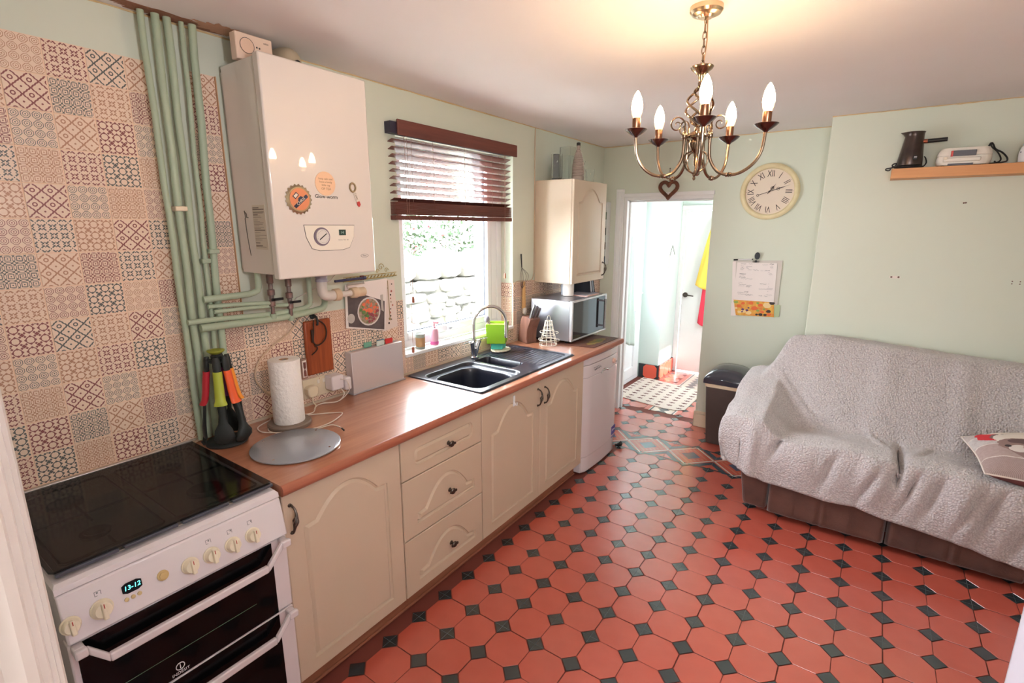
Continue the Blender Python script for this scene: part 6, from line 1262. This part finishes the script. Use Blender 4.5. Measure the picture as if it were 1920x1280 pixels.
# ------------------------------------------------------------------ sofa
SU = mat('brown_suede', (98, 60, 48), .7, var=(6, .7, (64, 38, 32)), bump=(130, .25), sheen=.3)
sf = thing('sofa', (2.4, 3.6, 0), 'brown suede two seat reclining sofa mostly hidden by a throw', 'sofa')
obj('base', G().box(1.66, 3.42, 3.32, 3.98, .05, .44), SU, sf, .03, seg=3)
obj('seat_cushion', G().box(1.80, 2.352, 3.285, 3.62, .33, .475), SU, sf, .03, seg=3); obj('seat_cushion', G().box(2.366, 2.93, 3.285, 3.62, .33, .475), SU, sf, .03, seg=3)
obj('backrest', G().rings([[(1.74, 3.66, .44), (2.96, 3.66, .44), (2.96, 3.99, .44), (1.74, 3.99, .44)], [(1.74, 3.90, .95), (2.96, 3.90, .93), (2.96, 4.02, .93), (1.74, 4.02, .95)]]), SU, sf, .03, seg=3)
for sx_, x in ((1, 1.63), (-1, 3.10)):
    def ar_(z, o, i_, y0): return [(x-o*sx_, y0, z), (x+i_*sx_, y0, z), (x+i_*sx_, 3.97, z), (x-o*sx_, 3.97, z)][::1 if sx_ > 0 else -1]
    obj('arm', G().rings([ar_(.028, .0, .135, 3.245), ar_(.30, .035, .135, 3.225), ar_(.48, .10, .13, 3.225), ar_(.56, .10, .12, 3.235), ar_(.60, .07, .09, 3.26)]), SU, sf, .02, seg=3)
for y0, y1 in ((1.772, 2.358), (2.364, 2.925)):
    def prow(z, x): return z, x
    g = G()
    def fn(u, v):
        xx = y0+(y1-y0)*u; e = min(u, 1-u)*(y1-y0); rd = (1-(1-min(e/.025, 1))**2)**.5; zz = .028+.33*v; ez = min(v, 1-v)*.33; rz = (1-(1-min(ez/.04, 1))**2)**.5
        seam = math.exp(-((abs(u-.5)-.24)*(y1-y0)/.006)**2); puck = .004*math.sin(xx*42+zz*9)*math.sin(zz*16)+.007*math.exp(-((u-.47)/.05)**2)*math.sin(xx*130)+.004*mn.noise(Vector((xx*9, zz*9, 2)))
        return (xx, 3.235-.052*rd*rz+.006*seam+puck*rd*rz+.03*(1-v)*.3, zz)
    g.grid(fn, 60, 24); g.add([(y0, 3.26, .028), (y1, 3.26, .028), (y1, 3.26, .358), (y0, 3.26, .358)], [(3, 2, 1, 0)]); obj('footrest_panel', g, SU, sf, 0, 70)
for x in (1.72, 3.2):
    for y in (3.33, 3.9): obj('foot', G().lathe([(.02, 0), (.025, .03)], (x, y, .0), 12), BLACK, sf)
obj('backrest_rear', G().box(1.78, 2.94, 4.02, 4.06, .12, .80), SU, sf, .02)
# throw
HEM = [(1.45, .33), (1.52, .318), (1.59, .297), (1.75, .248), (1.89, .243), (2.06, .229), (2.20, .236), (2.34, .210), (2.45, .204), (2.59, .186), (2.71, .172), (2.80, .150), (2.90, .140), (3.5, .10)]
TOPZ = [(1.4, 1.0), (1.74, 1.0), (1.98, 1.022), (2.2, 1.015), (2.48, .99), (2.68, .973), (2.9, .966), (3.5, .95)]
def interp(T, x):
    for (a, b), (c, d) in zip(T, T[1:]):
        if x <= c: return b+(d-b)*max(0, (x-a)/(c-a))
    return T[-1][1]
def smax(a, b, k): h = max(0, min(1, .5+.5*(a-b)/k)); return b+(a-b)*h+k*h*(1-h)
def smin(a, b, k): return -smax(-a, -b, k)
def bell(x, c, w): return math.exp(-((x-c)/w)**2)
def throw_top(x, y):
    z = .505+.022*bell(y, 3.27, .12)+.012*math.sin((x-1.8)*3.2)
    z -= .075*bell(x, 2.372, .020)*sst(3.62, 3.40, y)
    z -= .012*bell(y, 3.60, .07)
    arm = .615+.03*sst(3.2, 3.35, y)+.10*sst(3.45, 3.75, y); armx = arm*1.0-.9*max(0, x-1.70)**1.0*1.15-.30*max(0, 1.55-x)
    z = smax(z, armx, .05)
    back = .475+(y-3.56-.02*math.sin(x*5))*1.62
    back = smin(back, interp(TOPZ, x), .05); lim = .60+(x-1.545)/.19*.42; back = smin(back, lim, .06)
    z = smax(z, back, .07)
    n_ = mn.noise(Vector((x*5, y*5, 1.3)))*.012+mn.noise(Vector((x*12, y*12, 4.3)))*.005
    # pulled folds from the arm to the seat, and rucks towards the gap between the seats
    d = (x-1.74)*.60+(y-3.72)*.80
    n_ += .028*bell(d, 0, .022)*sst(3.35, 3.5, y)*bell(x, 1.84, .16)
    n_ += .016*bell((x-2.20)-(3.62-y)*.5, 0, .018)*bell(y, 3.52, .10)+.014*bell((x-2.36)-(y-3.3)*.35, .06, .02)*bell(y, 3.45, .12)
    n_ += .020*bell(y-3.60-(x-1.9)*.10, 0, .02)*bell(x, 1.98, .14)
    return z+n_
def throw(u, v):
    su = 1. if u > .10 else (u/.10); sv = 1. if v > .20 else (v/.20)
    x = 1.492+(3.45-1.492)*max(0, (u-.10)/.90)
    tv = max(0, (v-.20)/.80); y = 3.185+(4.055-3.185)*tv
    zt = throw_top(x, max(y, 3.2)); hem = interp(HEM, x)
    if tv > .93: zt -= .10*((tv-.93)/.07)**2
    fs = 1-(1-su)**1.6; fv = 1-(1-sv)**1.35
    lft = min(1., .30/1.); z = hem+(zt-hem)*fv
    zl = .33+.02*math.sin(y*9)+.10*sst(3.5, 3.9, y); zl = min(zl, z) if sv >= 1 else zl+(hem-zl)*(1-sv)
    if su < 1: z = min(z, zl+(z-zl)*fs)
    ox = -.030*math.sin(math.pi*min(1, su)**.8)+.022*(1-su)-.010*math.sin(y*26+1)*(1-su); rnd = math.sin(min(1, sv)*math.pi)*.012
    fold = max(0, math.sin(x*17+.8+2.2*mn.noise(Vector((x*2.2, 0, 7)))))**2*sst(1.75, 2.1, x); oy = -(1-sv)*(.016+.012*mn.noise(Vector((x*6, z*5, 0))))-.048*fold*math.sin(math.pi*min(1, .25+.75*(1-sv)))*(.4+.6*(1-sv))-rnd*1.6
    ox += .008*mn.noise(Vector((x*9, z*9, 5)))
    if sv < 1:
        for xc, vc, am, wd in ((1.795, .75, .045, .020), (2.06, .50, .030, .026), (2.25, .42, .036, .022), (2.372, .85, .050, .016), (2.425, .5, .030, .018), (2.52, .50, .038, .026), (2.66, .42, .036, .024), (2.745, .5, .040, .026), (2.86, .30, .030, .03)): oy += am*bell(x-xc-.10*(sv-vc), 0, wd)*bell(sv, vc, .30)
    if sv < 1 and x < 1.60: oy += .05*(1-sv)*(1.60-x)/.1*.5; ox += .015*(1-sv)
    # corner folds over the arm front
    oy -= .030*bell(x, 1.66, .03)*(1-sv)**.6*sst(0, .4, 1-sv+.2)
    return (x+ox, y+oy, z)
SHERPA = mat('grey_sherpa', (196, 188, 188), .95, sheen=.4); N = NT(SHERPA)
vo = N.new('ShaderNodeTexVoronoi'); vo.inputs['Scale'].default_value = 105; N.l.new(N.coord(), vo.inputs['Vector'])
nz = N.noise(120, 3); hh = N.m('ADD', N.m('MULTIPLY', vo.outputs['Distance'], -1.), N.m('MULTIPLY', nz, .6)); N.bump(hh, 1., .006)
N.l.new(N.mix(N.ramp(vo.outputs['Distance'], .2, .75), lin((206, 198, 197)), lin((182, 174, 174))), N.n['Principled BSDF'].inputs['Base Color'])
tb = thing('throw_blanket', (2.3, 3.5, .5), 'pale grey fleece throw draped over the whole sofa', 'blanket')
g = G().grid(throw, 300, 170); o = obj('blanket', g, SHERPA, tb, 0, 180); sm_o = o.modifiers.new('thick', 'SOLIDIFY'); sm_o.thickness = .010; sm_o.offset = 1
g = G(); g.tube([throw(.10*0+u*1.0, .0) for u in [k/120 for k in range(121)]], .0065, 6); obj('front_hem', g, mat('hem_stitching', (176, 166, 164), .9), tb)
# cushion with a printed dog
cu = thing('dog_cushion', (2.86, 3.42, .53), 'patchwork cushion printed with a dog in a red scarf', 'cushion')
c0, c1, c2, c3 = Vector((2.69, 3.165, .580)), Vector((3.14, 3.14, .580)), Vector((3.08, 3.62, .71)), Vector((2.63, 3.52, .630))
nrm = ((c1-c0).cross(c3-c0)).normalized()
def cush(sgn):
    def f(u, v):
        p = (c0*(1-u)+c1*u)*(1-v)+(c3*(1-u)+c2*u)*v; e = (1-abs(2*u-1)**2.6)*(1-abs(2*v-1)**2.6); pin = .03*(1-e)
        mid = (c0+c1+c2+c3)/4; w_ = abs(2*u-1)**6*0+1
        p = mid+(p-mid)*(1-.06*math.sin(math.pi*u)*abs(2*v-1)**3-.06*math.sin(math.pi*v)*abs(2*u-1)**3)
        return p+nrm*sgn*(.082*e**.55+.004*mn.noise(p*18))
    return f
CUM = mat('patchwork_print', (182, 166, 160), .8, bump=(260, .2)); N = NT(CUM); c = N.sep(N.coord()); xx, yy = c[0], c[1]
def step_(v, a): return N.m('GREATER_THAN', v, a)
lat = N.m('ADD', yy, N.m('MULTIPLY', xx, .18)); col = N.mix(step_(lat, -.035), lin((178, 158, 154)), lin((196, 190, 188))); col = N.mix(step_(lat, .045), col, lin((186, 176, 172))); col = N.mix(step_(lat, .115), col, lin((134, 104, 100)))
rib = N.m('SINE', N.m('MULTIPLY', N.m('ADD', xx, yy), 900)); ribm = N.m('MULTIPLY', N.m('GREATER_THAN', rib, .2), N.m('LESS_THAN', lat, -.135)); col = N.mix(N.m('MULTIPLY', ribm, .5), col, lin((120, 96, 94)))
tr = N.m('MULTIPLY', N.m('GREATER_THAN', N.m('SUBTRACT', xx, N.m('ABSOLUTE', N.m('ADD', lat, .07))), -.12), N.m('LESS_THAN', xx, -.02)); col = N.mix(N.m('MULTIPLY', tr, .85), col, lin((138, 110, 106)))
for a_ in (-.135, -.035, .045, .115): col = N.mix(N.m('COMPARE', lat, a_, .0030), col, lin((216, 206, 200)))
lin_ = N.noise(60, 4); col = N.mix(N.m('MULTIPLY', N.ramp(lin_, .4, .7), .35), col, lin((150, 128, 124)))
def ell(cx_, cy_, rx, ry): return N.m('SQRT', N.m('ADD', N.m('POWER', N.m('ABSOLUTE', N.m('DIVIDE', N.m('SUBTRACT', xx, cx_), rx)), 2.), N.m('POWER', N.m('ABSOLUTE', N.m('DIVIDE', N.m('SUBTRACT', yy, cy_), ry)), 2.)))
wob = N.m('MULTIPLY', N.m('SUBTRACT', N.noise(30, 3), .5), .5)
def blobm(cx_, cy_, rx, ry): return N.m('LESS_THAN', N.m('ADD', ell(cx_, cy_, rx, ry), wob), 1.)
for (bx_, by_, rx, ry, cc_) in ((.0, .13, .085, .07, (206, 50, 58)), (.035, .10, .07, .045, (128, 108, 104)), (.06, .17, .12, .045, (222, 210, 198)), (.06, .085, .085, .05, (226, 216, 206)), (.07, .03, .085, .055, (150, 124, 118)), (.075, .055, .05, .022, (106, 84, 84)), (.06, -.01, .04, .03, (222, 212, 206)), (.02, .01, .012, .012, (60, 52, 56)), (.10, .0, .03, .03, (196, 170, 164))): col = N.mix(blobm(bx_-.125, by_-.04, rx, ry), col, lin(cc_))
N.l.new(col, N.n['Principled BSDF'].inputs['Base Color'])
ce = (c0+c1+c2+c3)/4; g = G().grid(cush(1), 40, 40); o = obj('front_cover', g, CUM, cu, 0, 180, loc=ce); 
g = G().grid(lambda u, v: cush(-1)(1-u, v), 40, 40); obj('back_cover', g, mat('maroon_cover', (112, 72, 72), .85), cu, 0, 180)
f_ = cush(0); edge = [f_(k/20, 0) for k in range(20)]+[f_(1, k/20) for k in range(20)]+[f_(1-k/20, 1) for k in range(20)]+[f_(0, 1-k/20) for k in range(20)]
obj('piping', G().tube(edge, .0042, 7, True), mat('white_piping', (226, 214, 206), .8), cu)
# ------------------------------------------------------------------ hall: mat, towels, hanging sign
hm = thing('door_mat', (.42, 5.15, 0), 'pale mat with rows of small dark motifs inside the hall', 'mat')
MP = [(.05, 4.83), (.62, 4.73), (.735, 4.745), (.80, 4.80), (.80, 5.48), (.15, 5.63), (.06, 5.63)]
obj('mat', G().prism([(x, y, .001) for x, y in MP], (0, 0, .006)), mat('oatmeal_mat', (224, 210, 200), .9, bump=(200, .3)), hm, .002)
motif = None; MO = mat('brown_motif', (112, 72, 70), .8); q = random.Random(1)
def inside(x, y):
    n = len(MP); s_ = False
    for i in range(n):
        (x0, y0), (x1, y1) = MP[i], MP[(i+1) % n]
        if (y0 > y) != (y1 > y) and x < (x1-x0)*(y-y0)/(y1-y0)+x0: s_ = not s_
    return s_
g = G().prism([(1.5*a_, 1.5*b_, 0) for a_, b_, c_ in [(0, -.012, 0), (.008, -.004, 0), (.02, -.008, 0), (.016, .002, 0), (.022, .010, 0), (.006, .008, 0), (-.004, .014, 0), (-.008, .004, 0), (-.020, .006, 0), (-.014, -.004, 0)]], (0, 0, .0006)); motif = mesh('printed_motif', g, MO)
for i in range(11):
    for j in range(12):
        x = .09+i*.108; y = 4.80+j*.088+(.044 if i % 2 else 0)
        if inside(x-.03, y-.03) and inside(x+.03, y+.03): inst('printed_motif', motif, (x, y, .0072), hm)
def drape(name, top, w0, w1, ln, m, lab, ax, fold=.02, cat='towel', skew=0.):
    """cloth hanging from a hook: ax = horizontal unit direction of its width"""
    A = Vector(ax); B = Vector((-A.y, A.x, 0)); T = Vector(top)
    def f(u, v):
        w = w0+(w1-w0)*v**.7; s_ = (u-.5)*w; dz = -ln*v*(1-.10*abs(2*u-1)*(1 if u < .5 else -.3)) ; return T+A*(s_+skew*v)+B*(fold*math.sin(u*17+v*2)*(.4+.6*v))+Vector((0, 0, dz))
    o = obj(name, G().grid(f, 36, 30), m, None, 0, 180); s2 = o.modifiers.new('thick', 'SOLIDIFY'); s2.thickness = .004; return tag(o, lab, cat)
drape('yellow_towel', (.640, 6.115, 1.85), .05, .40, .86, mat('yellow_cloth', (236, 196, 84), .85, bump=(160, .2)), 'yellow towel hanging on the far white door', (1, 0, 0), .018)
drape('red_towel', (.610, 6.150, 1.22), .14, .24, .66, mat('red_cloth', (222, 62, 84), .85, bump=(160, .2)), 'red towel hanging below and behind the yellow one', (1, 0, 0), .012)
drape('sage_towel', (.070, 5.02, 1.662), .04, .36, 1.16, mat('sage_towelling', (196, 210, 202), .9, bump=(160, .3)), 'pale sage towel hanging beside the glazed door in the hall', (0, 1, 0), .016, skew=.05)
obj('towel_hook', G().tube([(.66, 6.19, 1.86), (.66, 6.13, 1.85), (.66, 6.115, 1.87)], .006, 8), CHROME, dd); obj('robe_hook', G().lathe([(.02, 0), (.02, .012), (0, .014)], (.62, 6.19, 1.80), 14, (0, -1, 0)), UPVC, dd)
hs = thing('hanging_sign', (.22, 5.9, 1.28), 'small pale plaque on a cord on the hall pier', 'sign')
obj('plaque', G().box(.217, .224, 5.80, 6.00, 1.285, 1.425), mat('off_white_plaque', (232, 224, 220), .6), hs, .002); obj('cord', G().tube([(.220, 5.815, 1.425), (.217, 5.90, 1.535), (.220, 5.985, 1.425)], .0025, 5), PEWTER, hs)
